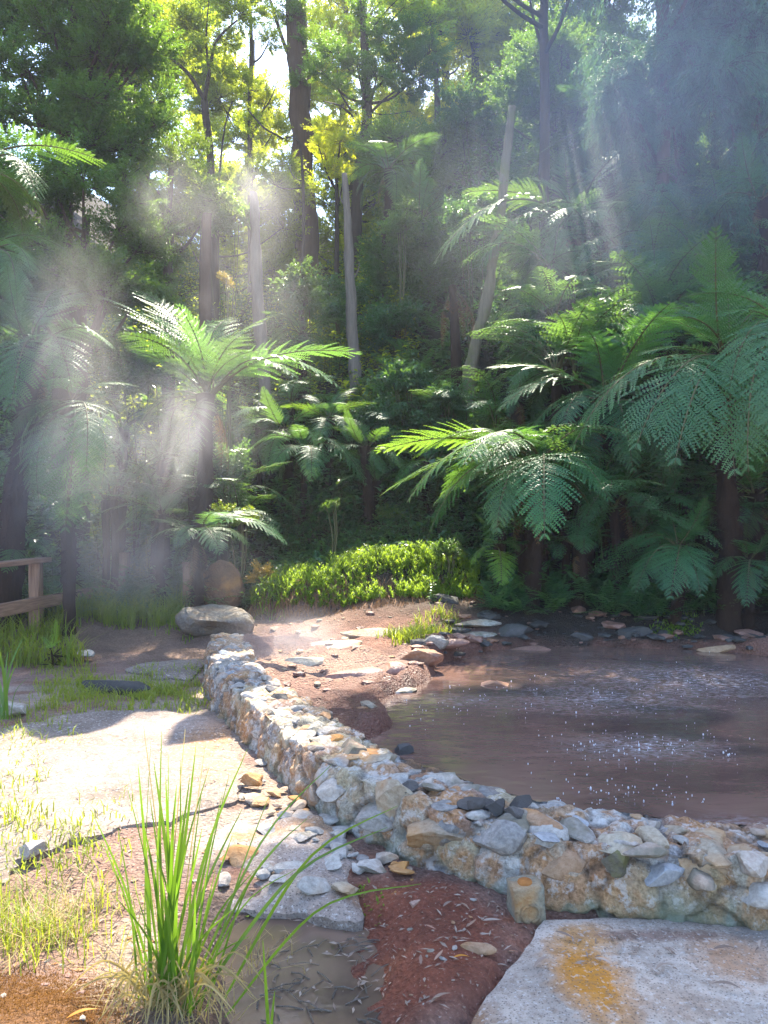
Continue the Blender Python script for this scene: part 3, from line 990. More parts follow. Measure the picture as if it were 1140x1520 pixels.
for px, py, z, kd, k, size, sq in [(812, 1234, .30, 'stone_blue', 4, .075, (1.15, .85, .8)), (800, 1208, .29, 'stone_rust', 1, .13, (1.3, .7, .7)), (918, 1272, .27, 'stone_moss', 3, .075, (1, 1, 1)), (985, 1282, .27, 'stone_blue', 0, .085, (1.2, .8, .8)),
                                   (738, 1192, .30, 'stone_dark', 3, .055, (1.2, 1, .9)), (765, 1198, .30, 'stone_dark', 0, .06, (1.1, .9, .9)), (705, 1187, .31, 'stone_dark', 1, .05, (1, 1, 1)), (605, 1162, .31, 'stone_dark', 5, .06, (1.2, .9, .8)), (590, 1150, .30, 'stone', 0, .09, (1, 1, .8)), (640, 1160, .32, 'stone_white', 4, .07, (1, 1, 1)),
                                   (700, 1163, .30, 'stone_white', 2, .13, (1.2, .7, .8)), (770, 1183, .30, 'stone_dark', 2, .08, (1.2, .8, .8)), (850, 1215, .28, 'stone_white', 2, .12, (1.1, .8, .8)), (970, 1235, .27, 'stone_ochre', 1, .10, (1.1, .8, .9)), (1050, 1245, .26, 'stone_ochre', 2, .13, (1.3, .8, .7)), (1115, 1265, .26, 'stone_white', 0, .09, (1, 1, .9)), (1125, 1310, .24, 'stone_white', 5, .10, (1.1, .9, .9)), (1040, 1290, .26, 'stone_white', 1, .10, (1.1, .8, .9)), (960, 1250, .27, 'stone_white', 2, .09, (1.2, .8, .8)), (480, 1077, .31, 'stone_white', 2, .10, (1, .8, .7)), (500, 1160, .29, 'stone_white', 0, .11, (1, 1, .9)), (560, 1200, .28, 'stone_white', 5, .12, (1.1, .9, .9)), (640, 1215, .27, 'stone_ochre', 0, .15, (1.3, .8, .8)), (470, 1175, .26, 'stone_white', 3, .10, (.9, .9, 1.1))]:
    q = on(px, py, z)
    Yq = q.y
    for _ in range(40):                 # bed it in the dam, not in front of it
        if wall_side(np.array([q.x]), np.array([q.y]))[0] > 0.05: break
        Yq += 0.015
        q = at(px, py, Yq)
    q.z = min(q.z, z) - size * .36
    child_of(put_rock('stone', kd, k, q, size, (random.uniform(-.2, .2), random.uniform(-.2, .2), random.uniform(0, 6)), None, sq), dam)
# the drain block let into the outer face
G = Geo()
q = on(782, 1345, 0.02)
G.box((0, 0, 0), (0.125, 0.11, 0.22))
me = G.mesh('drain_block', M['pipe'])
bm = bmesh.new(); bm.from_mesh(me)
bmesh.ops.subdivide_edges(bm, edges=bm.edges[:], cuts=5, use_grid_fill=True)
for v in bm.verts:
    d_ = fbm(np.array([v.co[:]]) * 22, 3, 3)[0] * 0.006
    l_ = Vector((v.co.x / .0625, v.co.y / .055, v.co.z / .11))
    v.co *= (1 + d_ * 16) * (1 - 0.05 * max(0, l_.length - 1.15))
bm.to_mesh(me); bm.free()
for p_ in me.polygons: p_.use_smooth = True
drain = link('drain_outlet', me, None, (q.x, q.y + 0.02, 0.0)); drain.rotation_euler = (0.05, -0.06, 0.16)
tag(drain, 'squared greenish drain outlet capped with rust at the foot of the dam', 'drain')
G = Geo()
th = np.linspace(0, 2 * np.pi, 17)[:-1]
G.tube(np.array([[0, 0, 0.100], [0, 0, 0.116]]), [0.034, 0.028], 14)
child_of(link('rust_cap', G.mesh('rust_cap', M['rust'], True), None), drain).matrix_parent_inverse = Matrix()
G = Geo()
a_ = np.linspace(0, 2 * np.pi, 25)
G.tube(np.stack([0.036 * np.cos(a_), np.full(25, -0.056), 0.036 * np.sin(a_) + 0.01], 1), 0.008, 6, cap=False)
child_of(link('pipe_ring', G.mesh('pipe_ring', M['pipe'], True), None), drain).matrix_parent_inverse = Matrix()

# stones set into the footing
foot = bpy.data.objects['dam_footing']
ap = np.array(APRON)
n_ = 0
r_ = np.random.default_rng(12)
while n_ < 62:
    px, py = r_.uniform(300, 610), r_.uniform(1125, 1335)
    q = on(px, py, 0.035)
    d = float(poly_sd(ap, np.array([q.x]), np.array([q.y]))[0])
    wsv = float(wall_side(np.array([q.x]), np.array([q.y]))[0])
    if d < 0.02 or wsv > 0.02 or (wsv < -0.26 and r_.random() < .8): continue
    size = r_.choice([0.02, 0.03, 0.045, 0.06, 0.075], p=[.2, .3, .25, .15, .1])
    kd = ['stone', 'stone', 'stone_white', 'stone_ochre', 'stone', 'stone_rust'][r_.integers(6)]
    put_rock('stone', kd, int(r_.integers(6)), (q.x, q.y, 0.028 - size * .05), size, (r_.uniform(-.3, .3), r_.uniform(-.3, .3), r_.uniform(0, 6)), foot, (1.2, 1, .7))
    n_ += 1

# boulders and stones standing alone
BIG = rock_mesh('boulder', 503, 4, 4, 0.16, (1, .75, .46), 60); BIG.materials.append(M['stone_slate'])
q = on(320, 938, 0.05)
q = at(320, 922, 9.3)
o = link('boulder', BIG, None, (q.x, q.y, q.z)); o.scale = (.48, .50, .50); o.rotation_euler = (0.03, 0.12, 0.15)
tag(o, 'flat grey boulder at the far end of the dam', 'boulder')
BIG2 = rock_mesh('brown_boulder', 507, 4, 6, 0.12, (.85, .8, 1.0), 40); BIG2.materials.append(M['stone_brown'])
q = at(327, 866, 10.3)
o = link('boulder', BIG2, None, (q.x, q.y, q.z - .06)); o.scale = (.37, .36, .38); o.rotation_euler = (0.1, -0.12, .5)
tag(o, 'upright brown lichened boulder behind the flat grey boulder', 'boulder')
singles = [
    ((738, 1020), .105, 'stone_red', 0, .17, (1.2, .8, .6), 'rounded reddish rock standing alone out in the pool water'),
    ((598, 1028), .105, 'stone_white', 4, .17, (1.2, .7, .7), 'flat pale rock at the edge of the water beside the mud flat'),
    ((598, 1113), .12, 'stone_dark', 3, .07, (1, .8, 1), 'small black rock at the water edge behind the dam'),
    ((622, 977), .18, 'stone_red', 0, .24, (1.2, .9, .7), 'sunlit reddish rock at the back corner of the mud flat'),
    ((582, 998), .17, 'stone_red', 5, .20, (1.1, .9, .8), 'rust red rock in front of the sunlit one at the water'),
    ((520, 1005), .17, 'stone_red', 1, .26, (1.2, .7, .5), 'low red rock in the middle of the steaming mud flat'),
    ((560, 945), .25, 'stone_ochre', 2, .34, (1.3, .7, .6), 'wide ochre ledge at the back of the mud flat'),
    ((500, 962), .24, 'stone_ochre', 4, .30, (1.3, .8, .8), 'low pale ledge behind the steam on the mud flat'),
    ((450, 985), .20, 'stone_ochre', 1, .22, (1.2, .8, .6), 'pale crusted rock beside the dam in the steam'),
    ((660, 958), .16, 'stone_red', 1, .20, (1.3, .8, .6), 'dark red rock on the far shore below the grass tuft'),
    ((790, 967), .11, 'stone_red', 2, .20, (1.4, .7, .6), 'wet red rock lying half sunk on the far waterline'),
    ((1062, 966), .13, 'stone_rust', 1, .20, (1.5, .7, .5), 'orange brown rock on the far waterline under the dark bank'),
    ((712, 928), .42, 'stone_white', 2, .27, (1.25, .7, .45), 'upper white flat rock on the far bank beside the grass'),
    ((712, 945), .33, 'stone_white', 4, .27, (1.3, .6, .6), 'lower white flat rock on the far bank above the water'),
    ((643, 955), .22, 'stone_white', 0, .20, (1.0, .6, .8), 'blocky pale rock under the grass tuft on the far bank'),
    ((740, 890), .62, 'stone_white', 3, .20, (1.0, .8, .8), 'pale rock half hidden in shade at the foot of the ferns'),
    ((660, 895), .60, 'stone_dark', 0, .28, (1.1, .8, .7), 'dark rock half hidden below the herb mound'),
    ((760, 940), .30, 'stone_dark', 5, .26, (1.2, .8, .7), 'dark rock beside the white flat rocks on the far bank'),
    ((860, 948), .16, 'stone_dark', 0, .15, (1.4, .8, .8), 'black wet rock on the far shore below the right ferns'),
    ((935, 945), .18, 'stone_dark', 3, .17, (1.5, .8, .7), 'wide black rock in deep shade on the far shore'),
    ((165, 1018), .05, 'stone_dark', 1, .34, (1.25, .45, .5), 'long dark stone step across the grassy path'),
    ((130, 968), .10, 'stone_white', 2, .12, (1.2, .8, .8), 'small pale stone in the grass near the handrail'),
    ((20, 1048), .08, 'stone_white', 0, .14, (1.2, .8, .7), 'white stone at the grassy edge of the concrete path'),
    ((48, 1258), .07, 'stone_white', 3, .07, (1, .9, .8), 'pale stone at the broken edge of the concrete path'),
    ((375, 1152), .08, 'stone_rust', 0, .08, (1.2, .8, .9), 'rusty block leaning against the outer foot of the dam'),
    ((92, 1492), .06, 'stone', 0, .06, (1.1, .9, .6), 'grey stone bedded in the orange moss beside the sedge'),
    ((35, 1500), .06, 'stone', 5, .05, (1.1, .9, .6), 'small grey stone at the corner of the orange moss'),
    ((706, 1402), .03, 'stone_rust', 1, .06, (1.3, .7, .6), 'flat red brown stone lying on the red mud'),
    ((615, 1338), .04, 'stone_red', 3, .03, (1.2, .8, .7), 'small dark red stone on top of the red mud'),
]
for (pp, z, kd, k, size, sq, lab) in singles:
    q = on(pp[0], pp[1], z)
    if q.y > 4.9 and pp[0] > 300:           # rest it on the bank or in the water where the eye meets it
        for Yq in np.arange(4.9, 12, .02):
            q = at(pp[0], pp[1] - 4, Yq)
            lev = H(q.x, q.y)
            if poly_sd(POOL, np.array([q.x]), np.array([q.y]))[0] > 0: lev = max(lev, WATER_Z)
            if q.z <= lev: break
    o = put_rock('rock', kd, k, (q.x, q.y, q.z - .01), size, (random.uniform(-.15, .15), random.uniform(-.12, .12), random.uniform(-.4, .4)), None, sq)
    tag(o, lab, 'rock')
# rubble on the mud flat and shores: too many to count
def scatter_stuff(name, kindmats, n, region, size, label, seed, sink=0.25):
    r_ = np.random.default_rng(seed)
    G = Geo()
    base = [rock_mesh('tmp', 900 + k, 1, 5, .1, (1, .8, .55)) for k in range(3)]
    bv = []
    for b in base:
        v = np.empty(len(b.vertices) * 3, np.float32); b.vertices.foreach_get('co', v)
        f = np.array([p_.vertices[:] for p_ in b.polygons]); bv.append((v.reshape(-1, 3), f))
        bpy.data.meshes.remove(b)
    P = np.array(region(r_, n))
    HZ = H(P[:, 0], P[:, 1])
    for (x, y), hz in zip(P, HZ):
        v, f = bv[r_.integers(3)]
        s_ = size[0] * (size[1] / size[0]) ** (r_.random() ** 1.8)
        an = r_.uniform(0, 6.3); ca, sa = math.cos(an), math.sin(an)
        q = v * s_ * np.array([1.2, 1, .8])
        q = np.stack([q[:, 0] * ca - q[:, 1] * sa, q[:, 0] * sa + q[:, 1] * ca, q[:, 2]], 1)
        G.add(q + np.array([x, y, hz + s_ * (.4 - sink)]), f, r_.random(), int(r_.integers(len(kindmats))))
    o = link(name, G.mesh(name, [M[k] for k in kindmats]))
    return tag(o, label, 'rubble', kind='stuff')


def region(lo, hi, test):
    def f(r_, n):
        out = np.zeros((0, 2))
        while len(out) < n:
            q = r_.uniform(lo, hi, size=(n * 2, 2))
            out = np.concatenate([out, q[test(q[:, 0], q[:, 1])]])
        return out[:n]
    return f


def pool_d(x, y): return poly_sd(POOL, x, y)
reg_flat = region((-1.6, 4.9), (1.2, 9.6), lambda x, y: (wall_side(x, y) > .55) & (pool_d(x, y) < .1))
reg_shore = region((.3, 7.2), (5.5, 9.6), lambda x, y: (pool_d(x, y) > -.75) & (pool_d(x, y) < .1))
reg_front = region((-2.6, 2.3), (.5, 4.6), lambda x, y: (wall_side(x, y) < -.05) & (poly_sd(STREAM, x, y) < 0))


scatter_stuff('rubble', ['stone_red', 'stone_ochre', 'stone_red'], 170, reg_flat, (.012, .07), 'broken red and ochre rubble strewn over the steaming mud flat', 1)
scatter_stuff('rubble', ['stone_dark', 'stone_red', 'stone_dark'], 300, reg_shore, (.02, .13), 'dark wet rubble along the far shore of the pool', 2)
scatter_stuff('gravel', ['stone_red', 'stone_rust', 'stone_white'], 700, reg_front, (.004, .016), 'fine red gravel on the soil below the concrete path', 3)

# ---------------------------------------------------------------- wooden handrail
rail = empty('handrail', (-4.1, 9.3, 0))
tag(rail, 'brown wooden handrail with two rails at the left beside the path', 'handrail')


def beam(name, a_, b_, w_, h_, parent):
    a_, b_ = Vector(a_), Vector(b_)
    L = (b_ - a_).length
    G = Geo()
    n = 14
    for k in range(1):
        xs = np.linspace(0, L, n)
        prof = np.array([(-.5, -.42), (-.42, -.5), (.42, -.5), (.5, -.42), (.5, .42), (.42, .5), (-.42, .5), (-.5, .42)]) * np.array([w_, h_])
        V = np.zeros((n, 8, 3))
        V[..., 0] = xs[:, None]
        V[..., 1:] = prof[None]
        V[..., 1:] += 0.004 * np.stack([fbm(np.stack([xs * 4, xs * 0 + i, xs * 0 + j], 1), 2, i + j) for i in range(8) for j in (0, 1)], 1).reshape(n, 8, 2)
        ii, jj = np.meshgrid(np.arange(n - 1), np.arange(8), indexing='ij')
        a = ii * 8 + jj; b = ii * 8 + (jj + 1) % 8
        G.add(V.reshape(-1, 3), [np.stack([a, a + 8, b + 8, b], -1).reshape(-1, 4), np.array([[7, 6, 5, 4, 3, 2, 1, 0]])[:, ::-1], np.array([list(range((n - 1) * 8, n * 8))])])
    o = link(name, G.mesh(name, M['wood']), None)
    m = rot_to(b_ - a_).to_4x4(); m.translation = a_
    o.matrix_world = m
    o.parent = parent
    o.matrix_parent_inverse = Matrix.Translation(parent.location).inverted()
    return o


p1 = (-4.17, 9.35, 0)
dirv = Vector((0.16, 1.0, 0)).normalized()
def along(d, z): return (p1[0] + dirv.x * d, p1[1] + dirv.y * d, z)
for d_ in (-2.6, 0.0, 2.2):
    q = along(d_, 0)
    beam('post', (q[0] - .06, q[1], H(q[0], q[1]) - .3), (q[0] - .06, q[1], .99), .13, .13, rail)
beam('top_rail', along(-4.2, 1.015), along(0.10, 1.015), .16, .06, rail)
beam('lower_rail', along(-4.2, .50), along(2.4, .50), .05, .15, rail)
q = at(278, 868, 10.4)
g = H(q.x, q.y)
post = empty('marker_post', (q.x, q.y, g))
tag(post, 'short dark wooden post beside the brown boulder', 'post')
beam('shaft', (q.x, q.y, g - .2), (q.x, q.y, at(278, 838, 10.4).z), .105, .105, post)
beam('cap', (q.x - .06, q.y, at(278, 836, 10.4).z), (q.x + .06, q.y, at(278, 836, 10.4).z), .12, .03, post)

# ---------------------------------------------------------------- fern fronds
def frond_geo(G, seed=0, n=21, arch=0.2, wide=0.31, sweep=0.35, droop=0.25, pn=16, thin=1.0, curl=0.0, rach=22):
    """a tripinnate tree-fern frond, stalk at the origin, tip near (1, 0, 0), bulging upwards"""
    r_ = np.random.default_rng(seed)
    def axis_pt(s):
        x = s
        z = arch * 4 * s * (1 - s) * (1 - 0.25 * s) - curl * s ** 3
        y = 0.03 * np.sin(s * 2.6 + seed)
        return np.stack([x, y + 0 * s, z], -1)
    ss = np.linspace(0, 1, rach)
    G.tube(axis_pt(ss), np.linspace(0.0105, 0.0018, rach), 5 if rach > 12 else 3, 0.5, 1, cap=False)
    P, D, Nn, LL, WW, RR = [], [], [], [], [], []
    s0 = 0.20
    for k in range(n):
        u = (k + 0.3) / n
        s = s0 + (1 - s0) * u
        prof = (0.45 + 0.55 * np.sin(np.pi * min(1, u * 1.55 + 0.12) ** 0.9)) if u < .45 else 1.0
        prof *= (1 - max(0, u - .35) / .66) ** 0.75 if u > .35 else 1
        base = axis_pt(np.array([s]))[0]
        tan = axis_pt(np.array([s + .01]))[0] - base; tan /= np.linalg.norm(tan)
        for side in (-1, 1):
            pl = wide * prof * r_.uniform(.86, 1.10) * (r_.uniform(.35, .75) if r_.random() < .06 else 1) + 0.008
            if r_.random() < .03: continue
            an = R(68 - 22 * u) + r_.uniform(-.07, .07)
            lat = np.array([0, side, 0.0])
            up = np.cross(tan, lat) * side
            d0 = tan * math.cos(an) + lat * math.sin(an)
            d0 = d0 + up * r_.uniform(0.02, .2)
            d0 /= np.linalg.norm(d0)
            m = max(4, int(pn * (0.35 + 0.65 * prof)))
            v = (np.arange(m) + 0.6) / (m + .3)
            dr = droop * r_.uniform(.7, 1.3)
            cen = base + d0 * (pl * v)[:, None] + (np.array([0, 0, -1.0]) * dr * pl) * (v ** 2)[:, None] + tan * (0.12 * pl * v ** 2)[:, None]
            full = np.concatenate([base[None], cen])
            tg = np.gradient(full, axis=0)[1:]; tg /= np.linalg.norm(tg, axis=1)[:, None]
            # rib of the pinna as a narrow strip
            w_ = 0.0022
            sidev = np.cross(tg[-1], up); sidev /= np.linalg.norm(sidev)
            q = full[[0, len(full) // 2, -1]]
            G.add(np.concatenate([q - sidev * w_, q + sidev * w_]), np.array([[0, 1, 4, 3], [1, 2, 5, 4]]), .75, 0)
            nrm = np.cross(tg, np.cross(up, tg)); nrm /= np.linalg.norm(nrm, axis=1)[:, None]
            pr = (1 - v ** 2.2) * .92 + .08
            pr *= np.minimum(1, v * 5 + .3)
            for s2 in (-1, 1):
                lv = np.cross(nrm, tg) * s2
                dd = lv * 0.88 + tg * 0.5 - nrm * 0.16 + r_.normal(size=(m, 3)) * .05
                P.append(cen); D.append(dd); Nn.append(nrm)
                LL.append((0.0255 * min(1, pl / .12) ** .6) * pr * thin * r_.uniform(.85, 1.15, m) + .002); WW.append(np.full(m, pl / m * 0.33))
                RR.append(np.clip(.5 + .18 * r_.normal() + .12 * r_.normal(size=m), 0, 1))
    G.leaves(np.concatenate(P), np.concatenate(D), np.concatenate(Nn), np.concatenate(LL), np.concatenate(WW), np.concatenate(RR), fold=0.2)


FROND = {}
for nm, kw in {'flat': dict(arch=.07, droop=.10), 'arch': dict(arch=.15, droop=.16), 'arch2': dict(arch=.19, droop=.24, wide=.30), 'bow': dict(arch=.27, droop=.28, wide=.30), 'hang': dict(arch=.10, droop=.10, wide=.24, thin=.9), 'up': dict(arch=-.08, droop=.12, wide=.26)}.items():
    for k in (0, 1):
        G = Geo()
        frond_geo(G, seed=hash(nm) % 97 * 0 + len(FROND) * 7 + 3, **kw)
        FROND[(nm, k)] = G.mesh('frond', [M['frond'], M['stipe']])
for k in (0, 1):
    G = Geo()
    frond_geo(G, seed=80 + k, n=16, arch=.12, droop=.8, wide=.16, thin=1.0, pn=9)
    FROND[('dead', k)] = G.mesh('dead_frond', [M['frond_dead'], M['stipe']])
r_f = random.Random(5)


def put_frond(parent, base, tip, shape, tint=(1, 1, 1), width=1.0, roll=0.0, name='frond'):
    d = Vector(tip) - Vector(base)
    L = d.length
    o = bpy.data.objects.new(name, FROND[(shape, r_f.randint(0, 1))])
    col.objects.link(o)
    m = rot_to(d, roll=roll).to_4x4()
    m.translation = base
    o.matrix_world = m @ Matrix.Diagonal((L, L * width, L, 1))
    o.color = tuple(tint) + (1,)
    o.parent = parent
    o.matrix_parent_inverse = Matrix.Translation(parent.location).inverted()
    return o


TRUNKS = {}


def fern_trunk_mesh(h, r, lean, seed):
    G = Geo()
    n = max(5, int(h / .12))
    s = np.linspace(0, 1, n)
    P = np.stack([lean[0] * (s ** 1.5 - 1), lean[1] * (s ** 1.5 - 1), -h + (h + .06) * s], 1)
    P[:, 0] += .03 * np.sin(s * 5 + seed)
    rad = r * .82 * (1.25 - .45 * s + .3 * (s > .9)) * (1 + .08 * np.sin(np.arange(n) * 2.1))
    G.tube(P, rad, 10, .5, 0, rough=.55, seed=seed)
    # old leaf bases and fibres
    rr = np.random.default_rng(seed)
    m = int(190 * h)
    t_ = rr.uniform(.25, 1, m); an = rr.uniform(0, 6.283, m)
    k = np.clip((t_ * (n - 1)).astype(int), 0, n - 1)
    b = P[k] + np.stack([np.cos(an), np.sin(an), 0 * an], 1) * (rad[k] * .8)[:, None]
    d = np.stack([np.cos(an), np.sin(an), rr.uniform(-1.6, 1.0, m)], 1)
    G.leaves(b, d, np.stack([-np.sin(an), np.cos(an), 0 * an + .3], 1), rr.uniform(.05, .17, m), .006, rr.random(m))
    return G.mesh('trunk', M['fern_trunk'], True)


def tree_fern(label, px, py, Y, targets, extra=0, size=1.5, r=.11, tint=(1, 1, 1), lean=(0, 0), dead=0, seed=0, group=None, name='tree_fern', pitch=(-25, 60), az=(0, 360)):
    c = at(px, py, Y)
    g = H(c.x - lean[0], c.y - lean[1])
    h = max(.15, c.z - g + .15)
    root = empty(name, (c.x, c.y, c.z))
    tag(root, label, 'fern', group)
    link('trunk', fern_trunk_mesh(h, r, lean, seed + 3), root)
    rr = random.Random(seed + 77)
    for tg in targets:
        x, y, dy = tg[:3]
        shape = tg[3] if len(tg) > 3 else ('arch' if y < py + 60 else 'bow')
        tn = tg[4] if len(tg) > 4 else tint
        T = at(x, y, Y + dy)
        put_frond(root, c, T, shape, tn, rr.uniform(.9, 1.1), rr.uniform(-.25, .25))
    for k in range(extra):
        a_ = R(rr.uniform(*az))
        e_ = R(rr.uniform(*pitch))
        L = size * rr.uniform(.75, 1.1)
        d = Vector((math.cos(a_) * math.cos(e_), math.sin(a_) * math.cos(e_), math.sin(e_))) * L
        shape = 'up' if e_ > R(48) else ('arch2' if e_ > R(10) else ('bow' if e_ > R(-22) else 'hang'))
        v_ = rr.uniform(.8, 1.15)
        put_frond(root, c, c + d, shape, tuple(q * v_ for q in tint), rr.uniform(.9, 1.1), rr.uniform(-.2, .2))
    if name == 'tree_fern' and size >= .8:          # older fronds drooping round the trunk
        for k in range(5 if px > 560 else 3):
            a_ = rr.uniform(0, 6.283); e_ = R(rr.uniform(-62, -28)); L = size * rr.uniform(.6, .95)
            d = Vector((math.cos(a_) * math.cos(e_), math.sin(a_) * math.cos(e_), math.sin(e_))) * L
            v_ = rr.uniform(.6, 1.0)
            put_frond(root, c, c + d, rr.choice(['bow', 'arch2', 'bow']), (tint[0] * v_ * rr.uniform(.9, 1.5), tint[1] * v_, tint[2] * v_ * .9), rr.uniform(.85, 1.1), rr.uniform(-.3, .3))
    for k in range(dead):
        a_ = rr.uniform(0, 6.283)
        d = Vector((math.cos(a_) * .28, math.sin(a_) * .28, -1)) * size * rr.uniform(.5, .75)
        put_frond(root, c, c + d, 'dead', (1, 1, 1), 1.0, 0, 'dead_frond')
    return root


LIT_COOL = (1.2, 1.25, 1.3)  # pale cool tint: light caught on the fronds, put into their colour
LIT_WARM = (1.35, 1.25, .8)  # warm tint: sunlight on the fronds, put into their colour
tree_fern('tall tree fern at the left edge with a huge arching silvery frond', 48, 518, 9.6, [(172, 520, -.4, 'bow', LIT_COOL), (135, 452, .6, 'bow', LIT_COOL), (-70, 470, -.2), (-20, 440, -.6), (-60, 600, -.6), (110, 580, -1.0, 'bow'), (20, 610, -1.2, 'bow'), (95, 430, 1.4)], 5, 1.25, .17, (.95, 1, .95), (.25, .1), 3, 1)
tree_fern('broad tree fern with dark trunk in the steam above the marker post', 308, 592, 10.6, [(150, 442, .3, 'arch', LIT_COOL), (205, 428, .6, 'arch', LIT_WARM), (262, 452, -.6, 'arch', LIT_COOL), (345, 470, 1.0, 'arch2', LIT_WARM), (405, 470, .6, 'arch2', LIT_WARM), (535, 523, -.2, 'arch', LIT_COOL), (505, 575, -.9, 'bow', LIT_COOL), (440, 560, -1.0, 'bow', LIT_COOL), (380, 520, -.9), (190, 520, -.5), (235, 470, 1.2)], 5, 1.5, .13, (.95, 1, .95), (.12, .1), 2, 2)
tree_fern('low fern arching over the brown boulder', 292, 800, 9.95, [(216, 806, -.3, 'bow'), (238, 772, .5, 'arch'), (372, 772, .3, 'bow', LIT_COOL), (428, 808, -.3, 'bow', LIT_COOL), (330, 822, -.8, 'bow'), (395, 760, .6, 'arch2'), (262, 812, -.8, 'bow'), (345, 770, -.6, 'bow', LIT_COOL), (190, 775, .2, 'arch')], 2, .9, .07, (1, 1, .95), (0, 0), 2, 3)
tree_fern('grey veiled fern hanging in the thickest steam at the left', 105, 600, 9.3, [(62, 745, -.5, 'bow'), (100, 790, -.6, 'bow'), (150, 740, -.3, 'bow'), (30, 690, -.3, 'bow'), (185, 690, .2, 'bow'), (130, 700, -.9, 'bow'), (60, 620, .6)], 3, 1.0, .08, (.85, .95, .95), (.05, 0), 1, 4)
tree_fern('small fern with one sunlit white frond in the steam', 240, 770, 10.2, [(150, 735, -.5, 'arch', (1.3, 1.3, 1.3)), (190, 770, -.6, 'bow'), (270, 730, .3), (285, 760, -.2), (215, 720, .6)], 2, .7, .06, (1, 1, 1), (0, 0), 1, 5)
tree_fern('small sunlit fern at the centre below the pale leaning snags', 488, 625, 12.4, [(415, 604, -.3, 'arch', LIT_WARM), (558, 598, -.2, 'arch', LIT_WARM), (530, 575, .4, 'arch2', LIT_WARM), (450, 585, .4, 'arch2'), (470, 660, -.7, 'bow'), (520, 655, -.7, 'bow')], 3, .75, .07, (1, 1, 1), (0, 0), 1, 6)
tree_fern('rounded soft fern below the small sunlit fern at the centre', 450, 665, 12.0, [(368, 668, -.4, 'bow', LIT_COOL), (400, 705, -.6, 'bow', LIT_COOL), (465, 715, -.8, 'bow', LIT_COOL), (520, 680, -.5, 'bow'), (435, 640, -.5, 'bow', LIT_COOL), (500, 635, .4), (395, 640, .4), (545, 720, -.4, 'bow')], 3, .85, .07, (1, 1.02, 1), (0, 0), 2, 7)
tree_fern('spreading sunlit fern at the centre right over the herb mound', 800, 688, 9.4, [(566, 735, -.2, 'arch', (1.25, 1.2, .9)), (606, 745, -.7, 'bow', (1.1, 1.1, .9)), (652, 652, .5, 'arch', (1.3, 1.2, .8)), (560, 672, .6, 'arch', (1.5, 1.4, 1.0)), (812, 800, -1.5, 'bow', (.8, 1.15, .95)), (908, 742, -.9, 'bow', (.8, 1.1, .95)), (742, 790, -1.1, 'bow'), (640, 790, -.3, 'bow'), (745, 640, 1.0), (870, 640, .6), (905, 690, .3, 'bow'), (690, 690, -1.2, 'bow', (.9, 1.1, .9))], 4, 1.5, .10, (.9, 1, .9), (.1, .15), 4, 8)  # brighter tints paint the sun onto its left fronds
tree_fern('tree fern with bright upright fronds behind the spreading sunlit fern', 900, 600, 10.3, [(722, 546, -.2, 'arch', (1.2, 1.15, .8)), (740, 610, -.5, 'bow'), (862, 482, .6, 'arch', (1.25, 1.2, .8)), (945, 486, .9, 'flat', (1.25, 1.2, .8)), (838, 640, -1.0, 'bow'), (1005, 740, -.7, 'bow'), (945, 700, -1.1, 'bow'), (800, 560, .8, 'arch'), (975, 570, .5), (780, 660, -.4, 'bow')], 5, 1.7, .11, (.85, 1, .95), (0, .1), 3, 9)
tree_fern('dark trunked tree fern with wide silvery fronds at the right', 1082, 545, 9.0, [(945, 528, -.3, 'arch', LIT_COOL), (968, 470, .3, 'arch', LIT_COOL), (1070, 415, 1.2, 'flat', (1.2, 1.15, .8)), (852, 668, -.2, 'bow', LIT_COOL), (950, 668, -1.0, 'bow', LIT_COOL), (1010, 690, -1.3, 'bow'), (1100, 705, -1.3, 'bow', LIT_COOL), (1150, 640, -.8, 'bow'), (1190, 500, 0), (1150, 470, .6), (1010, 600, .8)], 4, 1.5, .13, (.85, 1, .98), (.05, .05), 3, 10)
tree_fern('tall tree fern cut by the right edge beside the silvery one', 1165, 490, 8.6, [(1062, 470, -.4, 'arch', LIT_COOL), (1085, 580, -.8, 'bow', LIT_COOL), (1120, 700, -1.0, 'bow'), (1090, 430, .6, 'arch'), (1230, 420, .3, 'arch'), (1250, 470, 0), (1260, 560, -.3), (1150, 640, -1.4, 'bow')], 4, 1.4, .13, (.85, 1, .98), (0, 0), 2, 11)
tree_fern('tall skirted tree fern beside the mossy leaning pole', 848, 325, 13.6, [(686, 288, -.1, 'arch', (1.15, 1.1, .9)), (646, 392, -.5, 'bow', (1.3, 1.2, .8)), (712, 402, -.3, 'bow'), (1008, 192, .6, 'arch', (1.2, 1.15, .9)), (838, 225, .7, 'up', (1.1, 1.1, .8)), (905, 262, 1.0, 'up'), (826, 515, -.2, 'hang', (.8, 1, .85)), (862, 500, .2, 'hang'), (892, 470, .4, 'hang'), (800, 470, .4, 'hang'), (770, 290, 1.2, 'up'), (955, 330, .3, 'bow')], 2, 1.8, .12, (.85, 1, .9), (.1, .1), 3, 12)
tree_fern('yellow green fern over the far shore under the spreading fern', 742, 815, 9.3, [(742, 868, -.7, 'arch', (2.0, 1.7, .6)), (715, 800, -.2, 'arch', (1.8, 1.5, .6)), (775, 800, .1, 'arch', LIT_WARM), (700, 840, -.3, 'bow', (1.6, 1.4, .6))], 1, .5, .05, (1.1, 1, .8), (0, 0), 0, 13)
